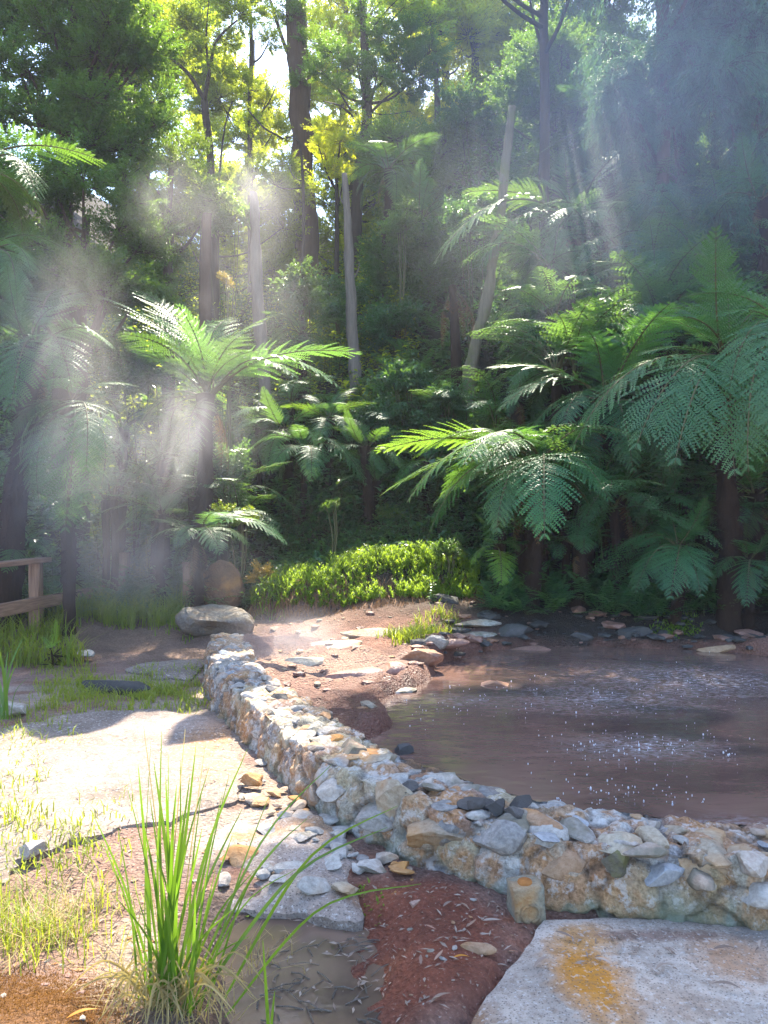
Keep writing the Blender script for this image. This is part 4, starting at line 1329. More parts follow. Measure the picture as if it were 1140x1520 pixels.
tree_fern('low dark fern over the far shore at the right', 1005, 815, 9.0, [(942, 815, -.3, 'bow'), (1068, 830, -.2, 'bow'), (1045, 885, -.7, 'bow', (.8, 1.05, 1)), (945, 880, -.6, 'bow'), (1000, 890, -.9, 'bow', (.8, 1.05, 1)), (965, 780, .4), (1040, 780, .5)], 3, .8, .07, (.75, .95, .85), (0, 0), 2, 14)
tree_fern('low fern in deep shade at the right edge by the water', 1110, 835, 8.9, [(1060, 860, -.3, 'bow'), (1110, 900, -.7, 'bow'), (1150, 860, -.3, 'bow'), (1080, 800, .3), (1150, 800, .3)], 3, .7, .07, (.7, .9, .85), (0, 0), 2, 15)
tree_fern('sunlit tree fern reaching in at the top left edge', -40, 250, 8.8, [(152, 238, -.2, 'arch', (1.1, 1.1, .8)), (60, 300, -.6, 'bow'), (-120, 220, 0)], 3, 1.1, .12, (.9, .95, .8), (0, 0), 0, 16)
tree_fern('pale drooping fern at the left edge above the steam', -20, 375, 9.9, [(48, 402, -.4, 'bow', LIT_COOL), (55, 350, .3, 'arch'), (30, 460, -.6, 'bow', LIT_COOL), (-80, 400, 0)], 4, 1.0, .11, (1, 1, 1), (0, 0), 1, 17)
tree_fern('small bright fern against the slope beside the mound herbs', 632, 690, 12.0, [(560, 665, -.2, 'arch', (1.6, 1.5, 1.1)), (590, 720, -.4, 'bow', (1.3, 1.3, .9)), (700, 660, .3), (670, 725, -.5, 'bow')], 3, .8, .06, (1, 1, .9), (0, 0), 1, 18)
tree_fern('low fern on the left behind the handrail', 20, 822, 9.9, [(80, 825, -.5, 'bow', (1, 1.1, .9)), (-40, 820, -.3, 'bow'), (60, 790, .3), (10, 850, -.8, 'bow')], 3, .7, .06, (1, 1.1, .9), (0, 0), 0, 19)
hillside = [
    ('fern in a sunlit tint on the slope right of the grey dead trunk', 425, 640, 12.4, [(350, 640, -.3, 'bow', LIT_COOL), (500, 600, -.1, 'arch', LIT_COOL), (480, 690, -.6, 'bow', LIT_COOL), (400, 700, -.6, 'bow', LIT_COOL)], 5, .9),
    ('feathery fern in the hollow above the left end of the herb mound', 545, 668, 11.9, [(480, 690, -.3, 'bow', LIT_COOL), (600, 640, .1, 'arch', LIT_WARM), (520, 620, .3, 'arch', LIT_WARM), (600, 700, -.4, 'bow')], 5, .8),
    ('dim tree fern high on the right slope with one spreading frond', 1062, 352, 12.5, [(985, 390, -.3, 'bow'), (1125, 330, -.2, 'arch'), (1045, 300, .4, 'up'), (1130, 390, -.4, 'bow')], 6, 1.25),
    ('dim tree fern below the high one on the right slope', 1002, 415, 12.2, [(930, 400, -.3, 'bow'), (965, 470, -.6, 'bow'), (1050, 440, -.4, 'bow')], 6, 1.15),
    ('hazy tree fern near the top of the skirted one', 968, 250, 16.0, [(1000, 200, .2, 'up'), (910, 300, -.3, 'bow')], 8, 1.8),
    ('hazy tree fern at the upper right edge', 1120, 215, 13.0, [(1040, 240, -.3, 'bow'), (1150, 170, 0, 'up')], 8, 1.5),
    ('faint tree fern high on the slope below the conifer boughs', 1010, 130, 17.5, [], 10, 2.0),
    ('faint tree fern on the slope between the slim trunk and the pole', 625, 330, 17.0, [], 9, 1.3),
    ('dim fern in the hollow right of the pole', 930, 450, 13.0, [], 9, 1.3),
    ('dim fern between the tall trunk and the split snag', 450, 500, 14.5, [], 8, 1.0),
    ('sunlit fern on the bank behind the slim dark trunk', 575, 255, 17.0, [], 8, 1.3),
    ('fern on the slope behind the steam at the far left', 180, 640, 11.6, [], 8, 1.2),
    ('shaded fern on the slope between steam and trunk', 240, 690, 11.2, [], 7, 1.0),
    ('shaded fern in the hollow above the herb mound', 560, 720, 12.0, [], 7, .7),
    ('shaded fern on the lower slope left of the bright fern', 690, 640, 12.8, [], 8, 1.1),
    ('dark fern in the hollow below the right tree ferns', 960, 770, 9.9, [], 8, .9),
    ('dark fern at the foot of the slope by the right edge', 1120, 740, 9.6, [], 8, 1.0),
    ('dark fern below the spreading fern at the water', 860, 815, 9.4, [], 8, .7),
    ('fern in the gap between the two right tree fern trunks', 1010, 690, 10.2, [], 9, 1.1),
    ('arching fern low between the spreading fern and the right trunks', 920, 735, 9.7, [], 9, .95),
    ('fern on the slope just right of the mossy pole', 770, 590, 11.6, [], 9, 1.1),
    ('fern on the slope above the spreading fern', 840, 560, 11.8, [], 9, 1.2),
    ('fern behind the bright upright fronds on the right', 990, 490, 11.8, [], 9, 1.3),
    ('fern on the steep slope below the hazy edge fern', 1130, 300, 11.6, [], 9, 1.2),
    ('fern high on the steep slope in the light shafts', 905, 190, 15.0, [], 9, 1.5),
    ('fern in the top right light shafts above the dim ones', 1060, 120, 14.0, [], 9, 1.5),
]
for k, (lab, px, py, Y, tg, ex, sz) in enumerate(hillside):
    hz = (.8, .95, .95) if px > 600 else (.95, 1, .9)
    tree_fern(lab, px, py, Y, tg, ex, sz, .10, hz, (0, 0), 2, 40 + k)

# ---------------------------------------------------------------- foliage clumps (unit radius, shared)
def clump(seed, mat, twigs=46, per=40, L=.075, w=.017, up=.35, droop=0.0, flat=.75, broad=False):
    r_ = np.random.default_rng(seed)
    G = Geo()
    for k in range(twigs):
        a_ = r_.uniform(0, 6.283); e_ = math.asin(r_.uniform(-.75, 1.0))
        d = np.array([math.cos(a_) * math.cos(e_), math.sin(a_) * math.cos(e_), math.sin(e_) * flat])
        end = d * r_.uniform(.6, 1.05)
        start = d * r_.uniform(.0, .35) + np.array([0, 0, -.1])
        s = np.linspace(0, 1, per)
        side = np.cross(d, [0, 0, 1.0]); side /= np.linalg.norm(side) + 1e-6
        bend = side * r_.uniform(-.25, .25)
        P = start + (end - start) * s[:, None] + bend * (s * s)[:, None] + np.array([0, 0, up * .3]) * (s ** 2)[:, None] - np.array([0, 0, droop]) * (s ** 2)[:, None]
        tg = np.gradient(P, axis=0); tg /= np.linalg.norm(tg, axis=1)[:, None]
        G.tube(P[::max(1, per // 4)], np.linspace(.010, .003, len(P[::max(1, per // 4)])), 3, .3, 1, cap=False)
        sel = s > .22
        n = int(sel.sum())
        for q in range(2):
            rd = r_.normal(size=(n, 3)); rd /= np.linalg.norm(rd, axis=1)[:, None]
            dd = tg[sel] * .7 + rd * .8 + np.array([0, 0, -.25 - droop])
            nn = np.array([0, 0, 1.0]) + r_.normal(size=(n, 3)) * .55
            off = r_.normal(size=(n, 3)) * .035
            G.leaves(P[sel] + off, dd, nn, L * r_.uniform(.7, 1.25, n), w * r_.uniform(.8, 1.2, n), np.clip(r_.normal(.5, .2) + r_.normal(0, .15, n), 0, 1), .3, 0, broad)
    return G.mesh('foliage', [M[mat], M['bark']])


CL = {
    'fine': [clump(10 + k, 'leaf_fine', 52, 44, .085, .017) for k in range(4)],
    'yellow': [clump(20 + k, 'leaf_yellow', 46, 38, .095, .020) for k in range(3)],
    'droop': [clump(30 + k, 'leaf_conifer', 54, 46, .10, .010, 0, .55) for k in range(3)],
    'broad': [clump(40 + k, 'leaf_broad', 24, 14, .26, .055, .3, .05, .8, True) for k in range(3)],
    'mid': [clump(50 + k, 'leaf_broad', 40, 26, .14, .034, .3, 0, .8, False) for k in range(3)],
}
r_t = random.Random(11)


def foliage(parent, kind, loc, r, tint=(1, 1, 1), name='foliage', flat=1.0):
    o = bpy.data.objects.new(name, r_t.choice(CL[kind]))
    col.objects.link(o)
    o.location = Vector(loc) - parent.location
    o.rotation_euler = (r_t.uniform(-.3, .3), r_t.uniform(-.3, .3), r_t.uniform(0, 6.3)) if kind != 'droop' else (0, 0, r_t.uniform(0, 6.3))
    o.scale = (r, r * r_t.uniform(.85, 1.15), r * r_t.uniform(.75, 1.0) * flat)
    v = r_t.uniform(.85, 1.15)
    o.color = (tint[0] * v, tint[1] * v, tint[2] * v, 1)
    o.parent = parent
    return o


def tree(name, label, cat, trunk, rad, branches=(), clumps=(), kind='fine', bark_='bark', tint=(1, 1, 1), group=None, limbs=True, foot=True, seg=10, rough=.25):
    """trunk: list of (px, py, Y); branches: lists of the same; clumps: (px, py, Y, r)"""
    T = [at(*q) for q in trunk]
    b = T[0]
    if foot:
        g = H(b.x, b.y) - .3
        if g < b.z: T.insert(0, Vector((b.x, b.y, g)))
    root = empty(name, T[0])
    tag(root, label, cat, group)
    P = np.array([t_[:] for t_ in T])
    Q, _ = path_sample(P, max(14, int(len(P) * 8))) if len(P) > 1 else (P, None)
    rr = np.interp(np.linspace(0, 1, len(Q)), np.linspace(0, 1, len(rad)), rad)
    Q = Q + .25 * rr[:, None] * np.stack([fbm(Q * 1.3, 2, 1), fbm(Q * 1.3, 2, 2), 0 * rr], 1)
    G = Geo()
    G.tube(Q - np.array(root.location), rr, seg, .5, 0, rough=rough, seed=int(abs(trunk[0][0])) % 50)
    link('trunk', G.mesh('trunk', M[bark_], True), root)
    for br in branches:
        rb = br[-1]
        B = np.array([at(*q)[:] for q in br[:-1]])
        Bq, _ = path_sample(B, max(8, 6 * len(B)))
        G = Geo()
        G.tube(Bq - np.array(root.location), np.linspace(rb, rb * .3, len(Bq)), 6, .5, 0, rough=.2)
        link('branch', G.mesh('branch', M[bark_], True), root)
    for c_ in clumps:
        p_ = at(*c_[:3])
        kd = c_[4] if len(c_) > 4 else kind
        tn = c_[5] if len(c_) > 5 else tint
        fo_ = foliage(root, kd, p_, c_[3], tn)
        if limbs and r_t.random() < .6:
            k = int(np.argmin(np.linalg.norm(Q - np.array(p_) + np.array([0, 0, .8]), axis=1)))
            s_ = Q[k]; e_ = np.array(p_)
            m_ = (s_ + e_) / 2 + np.array([0, 0, -.15]) * np.linalg.norm(e_ - s_)
            Bq, _ = path_sample(np.array([s_, m_, e_]), 9)
            G = Geo()
            G.tube(Bq - np.array(root.location), np.linspace(min(.05, rr[k] * .6), .012, 9), 5, .5, 0, cap=False)
            fo_.parent = link('branch', G.mesh('branch', M[bark_], True), root)
    return root


def cloud(x0, x1, y0, y1, Y, n, r, dy=1.2, seed=0):
    rr = random.Random(seed)
    return [(rr.uniform(x0, x1), rr.uniform(y0, y1), Y + rr.uniform(-dy, dy), r * rr.uniform(.75, 1.25)) for _ in range(n)]


# the tall trees
tree('tall_tree', 'tall straight dark trunked tree rising at the centre left', 'tree', [(456, 400, 22), (453, 300, 22), (447, 180, 22), (441, 60, 22), (436, -60, 22), (430, -260, 22.2)], [.36, .33, .31, .29, .26, .12],
     [[(446, 120, 22), (420, 60, 21.8), (398, -10, 21.6), (380, -60, 21.5), .07], [(438, 0, 22), (410, -50, 22.4), .06]],
     [(430, 20, 21.6, .85), (465, 60, 21.7, .75), (400, -40, 21.6, 1.0), (445, 120, 21.6, .5), (350, -80, 21.8, 1.0)], 'fine', 'bark_red', (1.1, 1.1, .9), seg=14)
tree('slim_tree', 'slim dark leaning tree with a spreading crown at the centre', 'tree', [(524, 430, 21.0), (528, 340, 21.0), (534, 250, 21.0), (545, 170, 21.0), (541, 80, 21.0), (535, -20, 21.0)], [.19, .17, .15, .14, .12, .05],
     [[(540, 190, 21.0), (510, 160, 21.0), (480, 150, 14.8), .03], [(543, 175, 21.0), (580, 140, 21.0), (620, 120, 21.0), .04], [(541, 100, 21.0), (500, 80, 21.0), (470, 75, 21.0), .03], [(540, 60, 21.0), (570, 20, 21.0), (600, -10, 21.0), .03], [(545, 165, 21.0), (570, 170, 21.2), (610, 165, 21.3), .025]],
     [(478, 105, 20.7, 0.74), (500, 75, 21.0, 0.81), (530, 95, 20.5, 0.74), (560, 110, 20.6, 0.81), (590, 90, 20.9, 0.88), (620, 110, 21.0, 0.81), (640, 75, 21.2, 0.81), (570, 55, 21.0, 0.88), (610, 50, 21.2, 0.81), (500, 130, 20.8, 0.61), (540, 140, 20.7, 0.54), (600, 135, 21.0, 0.68), (545, 20, 21.0, 0.81), (600, 10, 21.3, 0.94, 'yellow'), (640, 30, 21.6, 0.81, 'yellow'), (570, 195, 21.4, 0.47)], 'fine', 'bark', (.95, 1.05, 1.0))
tree('forked_tree', 'forked slender tree against the bright sky gap', 'tree', [(318, 430, 19), (318, 330, 19), (312, 240, 19), (303, 150, 19)], [.14, .12, .10, .085],
     [[(305, 150, 19), (280, 110, 19), (248, 80, 19), (222, 40, 19), .065], [(303, 150, 19), (312, 100, 19), (322, 60, 19), (352, 30, 19), .06], [(311, 110, 19), (306, 60, 19), (310, 0, 19), .04], [(320, 330, 19), (332, 200, 19), (345, 150, 19), .04]],
     [(222, 30, 19, .7), (255, 60, 19.2, .6), (285, 40, 19, .6), (310, -10, 19.2, .8), (355, 20, 19, .7), (335, 60, 19.3, .5), (270, 130, 19.4, .5), (250, 170, 19.5, .6), (360, 120, 19.3, .5), (290, 200, 19.6, .6), (370, 180, 19.6, .5), (240, 0, 19.2, .7), (265, 25, 18.8, .6), (235, 75, 18.8, .6), (300, 75, 18.8, .55), (330, 110, 18.8, .5), (275, 90, 19.4, .6), (250, 110, 18.9, .5), (340, 0, 19, .7)], 'yellow', 'bark', (.95, 1, 1), limbs=False)
tree('thin_tree', 'thin straight tree between the forked tree and the tall trunk', 'tree', [(372, 440, 20), (372, 300, 20), (371, 170, 20), (373, 60, 20), (368, -60, 20)], [.09, .08, .07, .05, .03],
     [[(372, 190, 20), (400, 150, 20), (412, 120, 20), .03], [(372, 130, 20), (345, 90, 20), .03]],
     [(395, 150, 20, .5), (350, 100, 20.2, .5), (385, 230, 20.3, .5), (410, 190, 20.3, .45), (375, 10, 20.2, .7), (400, 60, 20.3, .5)], 'yellow', 'bark', (1, 1, .9))
tree('bent_tree', 'bent thin tree leaning across beside the tall trunk', 'tree', [(448, 235, 18.8), (418, 205, 18.8), (392, 190, 18.8), (370, 165, 18.8)], [.05, .045, .035, .02], [], [(380, 250, 19.4, .55), (410, 270, 19.2, .6), (360, 280, 19, .6), (425, 240, 19.4, .45)], 'yellow', 'bark', (.9, 1, 1))
tree('evergreen_tree', 'large dark evergreen tree filling the top left corner', 'tree', [(95, 430, 13), (95, 250, 13), (105, 100, 13), (110, -80, 13)], [.20, .17, .12, .06],
     [[(98, 250, 13), (60, 180, 12.8), (30, 110, 12.6), .05], [(100, 200, 13), (150, 150, 12.8), (190, 100, 12.6), .05], [(105, 100, 13), (80, 30, 12.8), .05], [(105, 130, 13), (160, 60, 13), .04]],
     cloud(-60, 215, -70, 220, 12.8, 44, .78, 1.0, 3) + cloud(120, 240, 60, 200, 12.6, 10, .55, .6, 4), 'fine', 'bark', (.85, .95, .95))
tree('evergreen_tree', 'dark bushy evergreen below the top left one behind the ferns', 'tree', [(120, 560, 12.2), (120, 420, 12.2), (130, 320, 12.2)], [.14, .10, .05], [], cloud(-40, 225, 235, 450, 12.2, 46, .64, .9, 5), 'fine', 'bark', (.85, .95, .95))
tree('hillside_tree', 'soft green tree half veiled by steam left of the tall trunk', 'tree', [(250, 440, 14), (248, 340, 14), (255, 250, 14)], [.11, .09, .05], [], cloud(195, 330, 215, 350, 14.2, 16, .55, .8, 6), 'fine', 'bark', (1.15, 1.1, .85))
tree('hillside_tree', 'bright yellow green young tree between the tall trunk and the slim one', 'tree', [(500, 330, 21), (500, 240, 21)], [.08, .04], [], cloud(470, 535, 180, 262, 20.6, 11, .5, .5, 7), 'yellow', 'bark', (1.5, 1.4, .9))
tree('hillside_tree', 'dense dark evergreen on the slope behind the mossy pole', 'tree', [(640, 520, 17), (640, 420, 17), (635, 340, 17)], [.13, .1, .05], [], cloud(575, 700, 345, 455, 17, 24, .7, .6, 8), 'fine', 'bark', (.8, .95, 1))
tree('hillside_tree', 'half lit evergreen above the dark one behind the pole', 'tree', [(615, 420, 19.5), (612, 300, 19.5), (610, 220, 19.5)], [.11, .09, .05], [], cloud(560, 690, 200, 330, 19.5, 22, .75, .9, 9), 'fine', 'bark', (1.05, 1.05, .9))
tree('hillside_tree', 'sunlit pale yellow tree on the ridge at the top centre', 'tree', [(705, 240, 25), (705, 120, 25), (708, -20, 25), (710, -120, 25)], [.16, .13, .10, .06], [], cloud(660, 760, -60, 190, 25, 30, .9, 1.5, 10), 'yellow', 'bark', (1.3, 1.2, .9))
tree('ridge_tree', 'slender dark ridge tree at the top centre right under an added shade crown', 'tree', [(808, 190, 15.5), (808, 60, 15.5), (806, -60, 15.5), (790, -330, 15)], [.11, .10, .085, .04], [[(808, 80, 15.5), (790, 20, 15.5), (785, -30, 15.5), .04]], cloud(625, 960, -560, -90, 14.5, 90, .95, 1.6, 12), 'fine', 'bark', (1.1, 1.1, .9))  # trunk is seen; unseen crown overhead is shaped to shade dam and slab
tree('ridge_tree', 'ridge tree with bare lower trunk beside the sunlit one', 'tree', [(650, 240, 24), (648, 120, 24), (640, 20, 24), (640, -60, 24)], [.12, .10, .07, .05], [], cloud(600, 690, -90, 60, 24, 16, .85, 1.0, 13), 'yellow', 'bark', (1.1, 1.1, 1))
tree('ridge_tree', 'leafy ridge tree filling the gap above the forked tree', 'tree', [(180, 330, 22), (190, 100, 22), (200, -60, 22)], [.15, .12, .06], [], cloud(150, 290, -80, 200, 23, 20, .9, 1.2, 14), 'yellow', 'bark', (.9, 1, 1))
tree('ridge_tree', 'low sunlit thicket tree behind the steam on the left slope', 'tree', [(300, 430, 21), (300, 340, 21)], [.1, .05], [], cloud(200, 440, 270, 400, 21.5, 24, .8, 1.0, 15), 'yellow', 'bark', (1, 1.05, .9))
tree('hillside_tree', 'hazy round crowned tree on the upper right slope', 'tree', [(830, 330, 17.5), (835, 200, 17.5), (838, 40, 17.5)], [.2, .16, .08], [], cloud(755, 925, 60, 260, 17.5, 34, .75, 1.1, 16), 'fine', 'bark', (.9, 1, 1.05))
tree('hillside_tree', 'hazy tree beside the ridge at the top right of centre', 'tree', [(890, 150, 22), (890, 20, 22), (890, -120, 22)], [.18, .14, .08], [], cloud(820, 970, -110, 90, 21.5, 26, 1.0, 1.2, 17), 'fine', 'bark', (.9, 1, 1))
for k, (lab, x, Y, x0, x1, y0, y1, n) in enumerate([
        ('drooping conifer filling the top right corner', 1090, 13, 990, 1200, -330, 90, 46),
        ('tall conifer with reddish trunk behind the right tree ferns', 985, 12.8, 850, 1080, -600, -60, 50),  # unseen crown above the view, added to shade the pool side
        ('shadowy drooping conifer low on the right slope', 1110, 12.6, 1040, 1190, 90, 330, 26),
        ('shadowy conifer boughs between the right tree ferns', 1010, 13.4, 900, 1060, 60, 420, 46)]):
    tree('conifer_tree', lab, 'tree', [(x, y1 + 120, Y), (x, y1, Y), (x + 4, y0, Y)], [.12, .10, .05], [], cloud(x0, x1, y0, y1, Y, n, .95 if k < 2 else .7, .9, 30 + k), 'droop', 'bark_red', (1.1, 1.2, 1.25))

for k, (lab, x, Y, x0, x1, y0, y1, n, kd, tn) in enumerate([
        ('far sunlit tree filling the sky left of the forked tree', 215, 29, 130, 330, -70, 220, 36, 'yellow', (1.0, 1.05, .9)),
        ('far sunlit tree between the forked tree and the tall trunk', 370, 30, 300, 450, 60, 300, 28, 'yellow', (1.1, 1.1, .9)),
        ('far sunlit tree just right of the tall trunk', 510, 30, 450, 590, -60, 250, 36, 'yellow', (1.2, 1.15, .9)),
        ('far yellow tree between slim tree and pole top', 660, 30, 590, 760, -80, 260, 44, 'yellow', (1.3, 1.2, .9)),
        ('far thicket filling the ridge gap right of the tall trunk', 520, 26, 440, 610, 200, 400, 36, 'yellow', (.95, 1.0, .9)),
        ('far thicket closing the ridge behind the steam', 330, 26, 190, 440, 260, 420, 36, 'yellow', (.95, 1.0, .9)),
        ('far green tree on the ridge above the pole', 770, 27, 700, 860, -80, 170, 34, 'yellow', (1.0, 1.05, .95))]):
    tree('far_tree', lab, 'tree', [(x, y1 + 60, Y), (x, y1 - 60, Y), (x + 6, y0, Y)], [.2, .16, .07], [], cloud(x0, x1, y0, y1, Y, n, 1.0, 1.8, 70 + k), kd, 'bark', tn)

# dead trunks
def snag(label, pts_, rad, bark_, stubs=()):
    o = tree('dead_trunk', label, 'dead trunk', pts_, rad, stubs, (), 'fine', bark_, rough=.6, seg=12)
    return o


snag('mossy pale leaning pole of a dead tree at the centre right', [(692, 610, 13.4), (705, 520, 13.4), (727, 420, 13.4), (742, 320, 13.4), (752, 230, 13.4), (760, 158, 13.4)], [0.124, 0.112, 0.100, 0.088, 0.077, 0.065], 'bark_moss', [[(738, 345, 13.4), (752, 330, 13.4), (765, 326, 13.4), .02], [(748, 270, 13.4), (738, 255, 13.4), (732, 250, 13.4), .018], [(722, 450, 13.4), (735, 440, 13.4), (741, 438, 13.4), .02]])
snag('pale split dead trunk standing below the slim tree', [(529, 612, 14.8), (524, 500, 14.8), (518, 380, 14.8), (511, 258, 14.8)], [0.119, 0.106, 0.088, 0.044], 'bark_pale', [[(520, 420, 14.8), (530, 405, 14.8), (534, 390, 14.8), .02], [(514, 310, 14.8), (506, 296, 14.8), (504, 282, 14.8), .016]])
snag('grey dead trunk rising out of the steam on the left', [(398, 650, 14.5), (390, 540, 14.5), (382, 420, 14.5), (376, 285, 14.5)], [0.138, 0.125, 0.106, 0.075], 'bark_pale')
snag('short dead trunk in the lit thicket on the left slope', [(249, 445, 13.2), (250, 390, 13.2), (251, 338, 13.2)], [.09, .08, .07], 'bark')
snag('broken brown trunk beside the steam on the left slope', [(304, 450, 13.6), (305, 380, 13.6), (308, 318, 13.6)], [.13, .11, .08], 'bark_red')
snag('dead red brown fern stump beside the mossy pole', [(678, 545, 13.8), (675, 480, 13.8), (672, 424, 13.8)], [0.104, 0.099, 0.070], 'fern_trunk')
st_ = bpy.data.objects['dead_trunk.005']
for k, (x, y) in enumerate([(655, 520), (690, 505), (712, 520), (700, 470)]):
    c_ = at(673, 430, 13.8)
    o = put_frond(st_, c_, at(x, y, 13.6), 'dead', (.6, .5, .45), .6, 0, 'dead_frond')

# ---------------------------------------------------------------- undergrowth on the slope
def frustum_pts(r_, n, y0, y1, x0=-120, x1=1260, pw=1.0):
    Y = y0 + (y1 - y0) * r_.random(n) ** pw
    X = (r_.uniform(x0, x1, n) - CX) / FPX * Y
    return X, Y


def broad_stuff(name, label, n, y0, y1, seed, mat, leafL=.16, leafw=.032, hgt=(.15, .7), per=13, x0=-120, x1=1260, test=None, pw=1.0):
    r_ = np.random.default_rng(seed)
    X, Y = frustum_pts(r_, n, y0, y1, x0, x1, pw)
    cl = fbm(p3(X * .9, Y * .9), 3, seed)
    k = cl > -.35
    if test is not None: k &= test(X, Y)
    X, Y, cl = X[k], Y[k], cl[k]
    Z = H(X, Y)
    hh = r_.uniform(hgt[0], hgt[1], len(X)) * (1 + .5 * cl)
    n = len(X)
    s = np.linspace(.25, 1, per)[None]
    lean = r_.normal(0, .22, (n, 2)) - np.array([0, .25])
    P = np.stack([X[:, None] + lean[:, :1] * hh[:, None] * s ** 2, Y[:, None] + lean[:, 1:] * hh[:, None] * s ** 2, Z[:, None] + hh[:, None] * s], -1)
    an = r_.uniform(0, 6.283, (n, 1)) + np.arange(per)[None] * 2.6 + r_.normal(0, .3, (n, per))
    D = np.stack([np.cos(an), np.sin(an), r_.normal(.15, .35, (n, per))], -1)
    Nn = np.stack([-.3 * np.cos(an), -.3 * np.sin(an), np.ones_like(an)], -1) + r_.normal(0, .25, (n, per, 3))
    sz = (r_.uniform(.65, 1.3, (n, 1)) * np.ones((1, per)) * (.7 + .3 * s)).ravel()
    rnd = np.clip(r_.normal(.45, .2, (n, 1)) + r_.normal(0, .12, (n, per)), 0, 1).ravel()
    G = Geo()
    G.leaves(P.reshape(-1, 3), D.reshape(-1, 3), Nn.reshape(-1, 3), leafL * sz, leafw * sz, rnd, .15, 0, True)
    # stems as thin upright strips
    w_ = .006
    b = np.stack([X, Y, Z], 1); t_ = P[:, -1]
    off = np.stack([np.full(n, w_), np.zeros(n), np.zeros(n)], 1)
    G.add(np.stack([b - off, b + off, t_ + off * .4, t_ - off * .4], 1).reshape(-1, 3), np.arange(n * 4).reshape(-1, 4), .3, 1)
    return tag(link(name, G.mesh(name, [M[mat], M['stipe']])), label, 'undergrowth', kind='stuff')


def mini_frond(seed, n=15, arch=.25, wide=.2):
    r_ = np.random.default_rng(seed)
    G = Geo()
    s = np.linspace(.12, .98, n)
    P = np.stack([s, 0 * s, arch * 4 * s * (1 - s) * (1 - .2 * s)], 1)
    for sd in (-1, 1):
        d = np.stack([np.full(n, .45), np.full(n, sd * 1.0), np.full(n, -.18)], 1) + r_.normal(0, .05, (n, 3))
        L = wide * np.minimum(1, s * 4) * (1 - s ** 3) + .02
        G.leaves(P, d, np.tile([0, 0, 1.0], (n, 1)), L, .85 / n * .42 + 0 * L, np.clip(r_.normal(.5, .15, n), 0, 1), .2)
    V = np.concatenate(G.v); F = np.concatenate([f for f in G.f]); A = np.concatenate(G.a)
    return V, F, A


MINI = [mini_frond(k, 15, a_, w_) for k, (a_, w_) in enumerate([(.22, .2), (.3, .17), (.12, .22)])]


def fern_stuff(name, label, X, Y, seed, size=(.3, .7), per=6, mat='frond'):
    r_ = np.random.default_rng(seed)
    Z = H(X, Y)
    G = Geo()
    n = len(X)
    for k in range(per):
        V, F, A = MINI[k % 3]
        an = r_.uniform(0, 6.283, n)
        e = r_.uniform(.0, .9, n)
        L = r_.uniform(size[0], size[1], n)
        x = np.stack([np.cos(an) * np.cos(e), np.sin(an) * np.cos(e), np.sin(e)], 1)
        y = np.stack([-np.sin(an), np.cos(an), 0 * an], 1)
        z = np.cross(x, y)
        Q = np.stack([X, Y, Z + .05], 1)[:, None] + L[:, None, None] * (V[None, :, :1] * x[:, None] + V[None, :, 1:2] * y[:, None] + V[None, :, 2:] * z[:, None])
        FF = (F[None] + (np.arange(n) * len(V))[:, None, None]).reshape(-1, 4)
        G.add(Q.reshape(-1, 3), FF, np.clip(np.tile(A, n) + np.repeat(r_.normal(-.05, .2, n), len(V)), 0, 1))
    return tag(link(name, G.mesh(name, [M[mat]])), label, 'undergrowth', kind='stuff')


broad_stuff('undergrowth', 'glossy ginger like plants covering the wooded hillside', 6500, 11.0, 24, 1, 'leaf_broad', .19, .040, (.15, .75), 12, pw=1.2, test=lambda X, Y: ~((X > -2.0) & (X < 1.4) & (Y < 12.4)))
broad_stuff('undergrowth', 'sunlit leafy thicket on the left slope', 1500, 13.0, 24, 2, 'leaf_yellow', .13, .03, (.3, 1.0), 12, 120, 620)
broad_stuff('undergrowth', 'dense glossy leaves on the slope between the snag and the pole', 1300, 11.9, 14.8, 3, 'leaf_broad', .20, .042, (.2, .7), 12, 420, 730)
r_ = np.random.default_rng(4)
X, Y = frustum_pts(r_, 1700, 10.9, 22, pw=1.3)
k_ = ~((X > -2.0) & (X < 1.4) & (Y < 12.6))
X, Y = X[k_], Y[k_]
fern_stuff('undergrowth', 'small ferns growing all over the hillside', X, Y, 5, (.35, .8), 4)
X = np.concatenate([r_.uniform(1.3, 6.5, 330), r_.uniform(-6, -1.9, 200)])
Y = np.concatenate([r_.uniform(9.0, 10.8, 330), r_.uniform(10.0, 11.8, 200)])
fern_stuff('undergrowth', 'low dark ferns along the foot of the slope', X, Y, 6, (.25, .6), 6)
broad_stuff('undergrowth', 'small leafy weeds in the shade along the far shore', 900, 9.1, 11.2, 7, 'leaf_broad', .07, .018, (.08, .35), 11, 640, 1250)
broad_stuff('undergrowth', 'small leafy weeds around the boulders at the left', 600, 9.9, 11.6, 8, 'leaf_broad', .07, .018, (.08, .35), 11, -150, 420)


broad_stuff('undergrowth', 'low leafy plants on the shaded slope just behind the herb mound', 1500, 10.6, 12.8, 9, 'leaf_broad', .11, .027, (.06, .26), 9, 360, 720)
X = r_.uniform(-2.0, 1.5, 150); Y = r_.uniform(10.9, 12.7, 150)
fern_stuff('undergrowth', 'tiny ferns on the shaded slope just behind the herb mound', X, Y, 12, (.2, .42), 4)
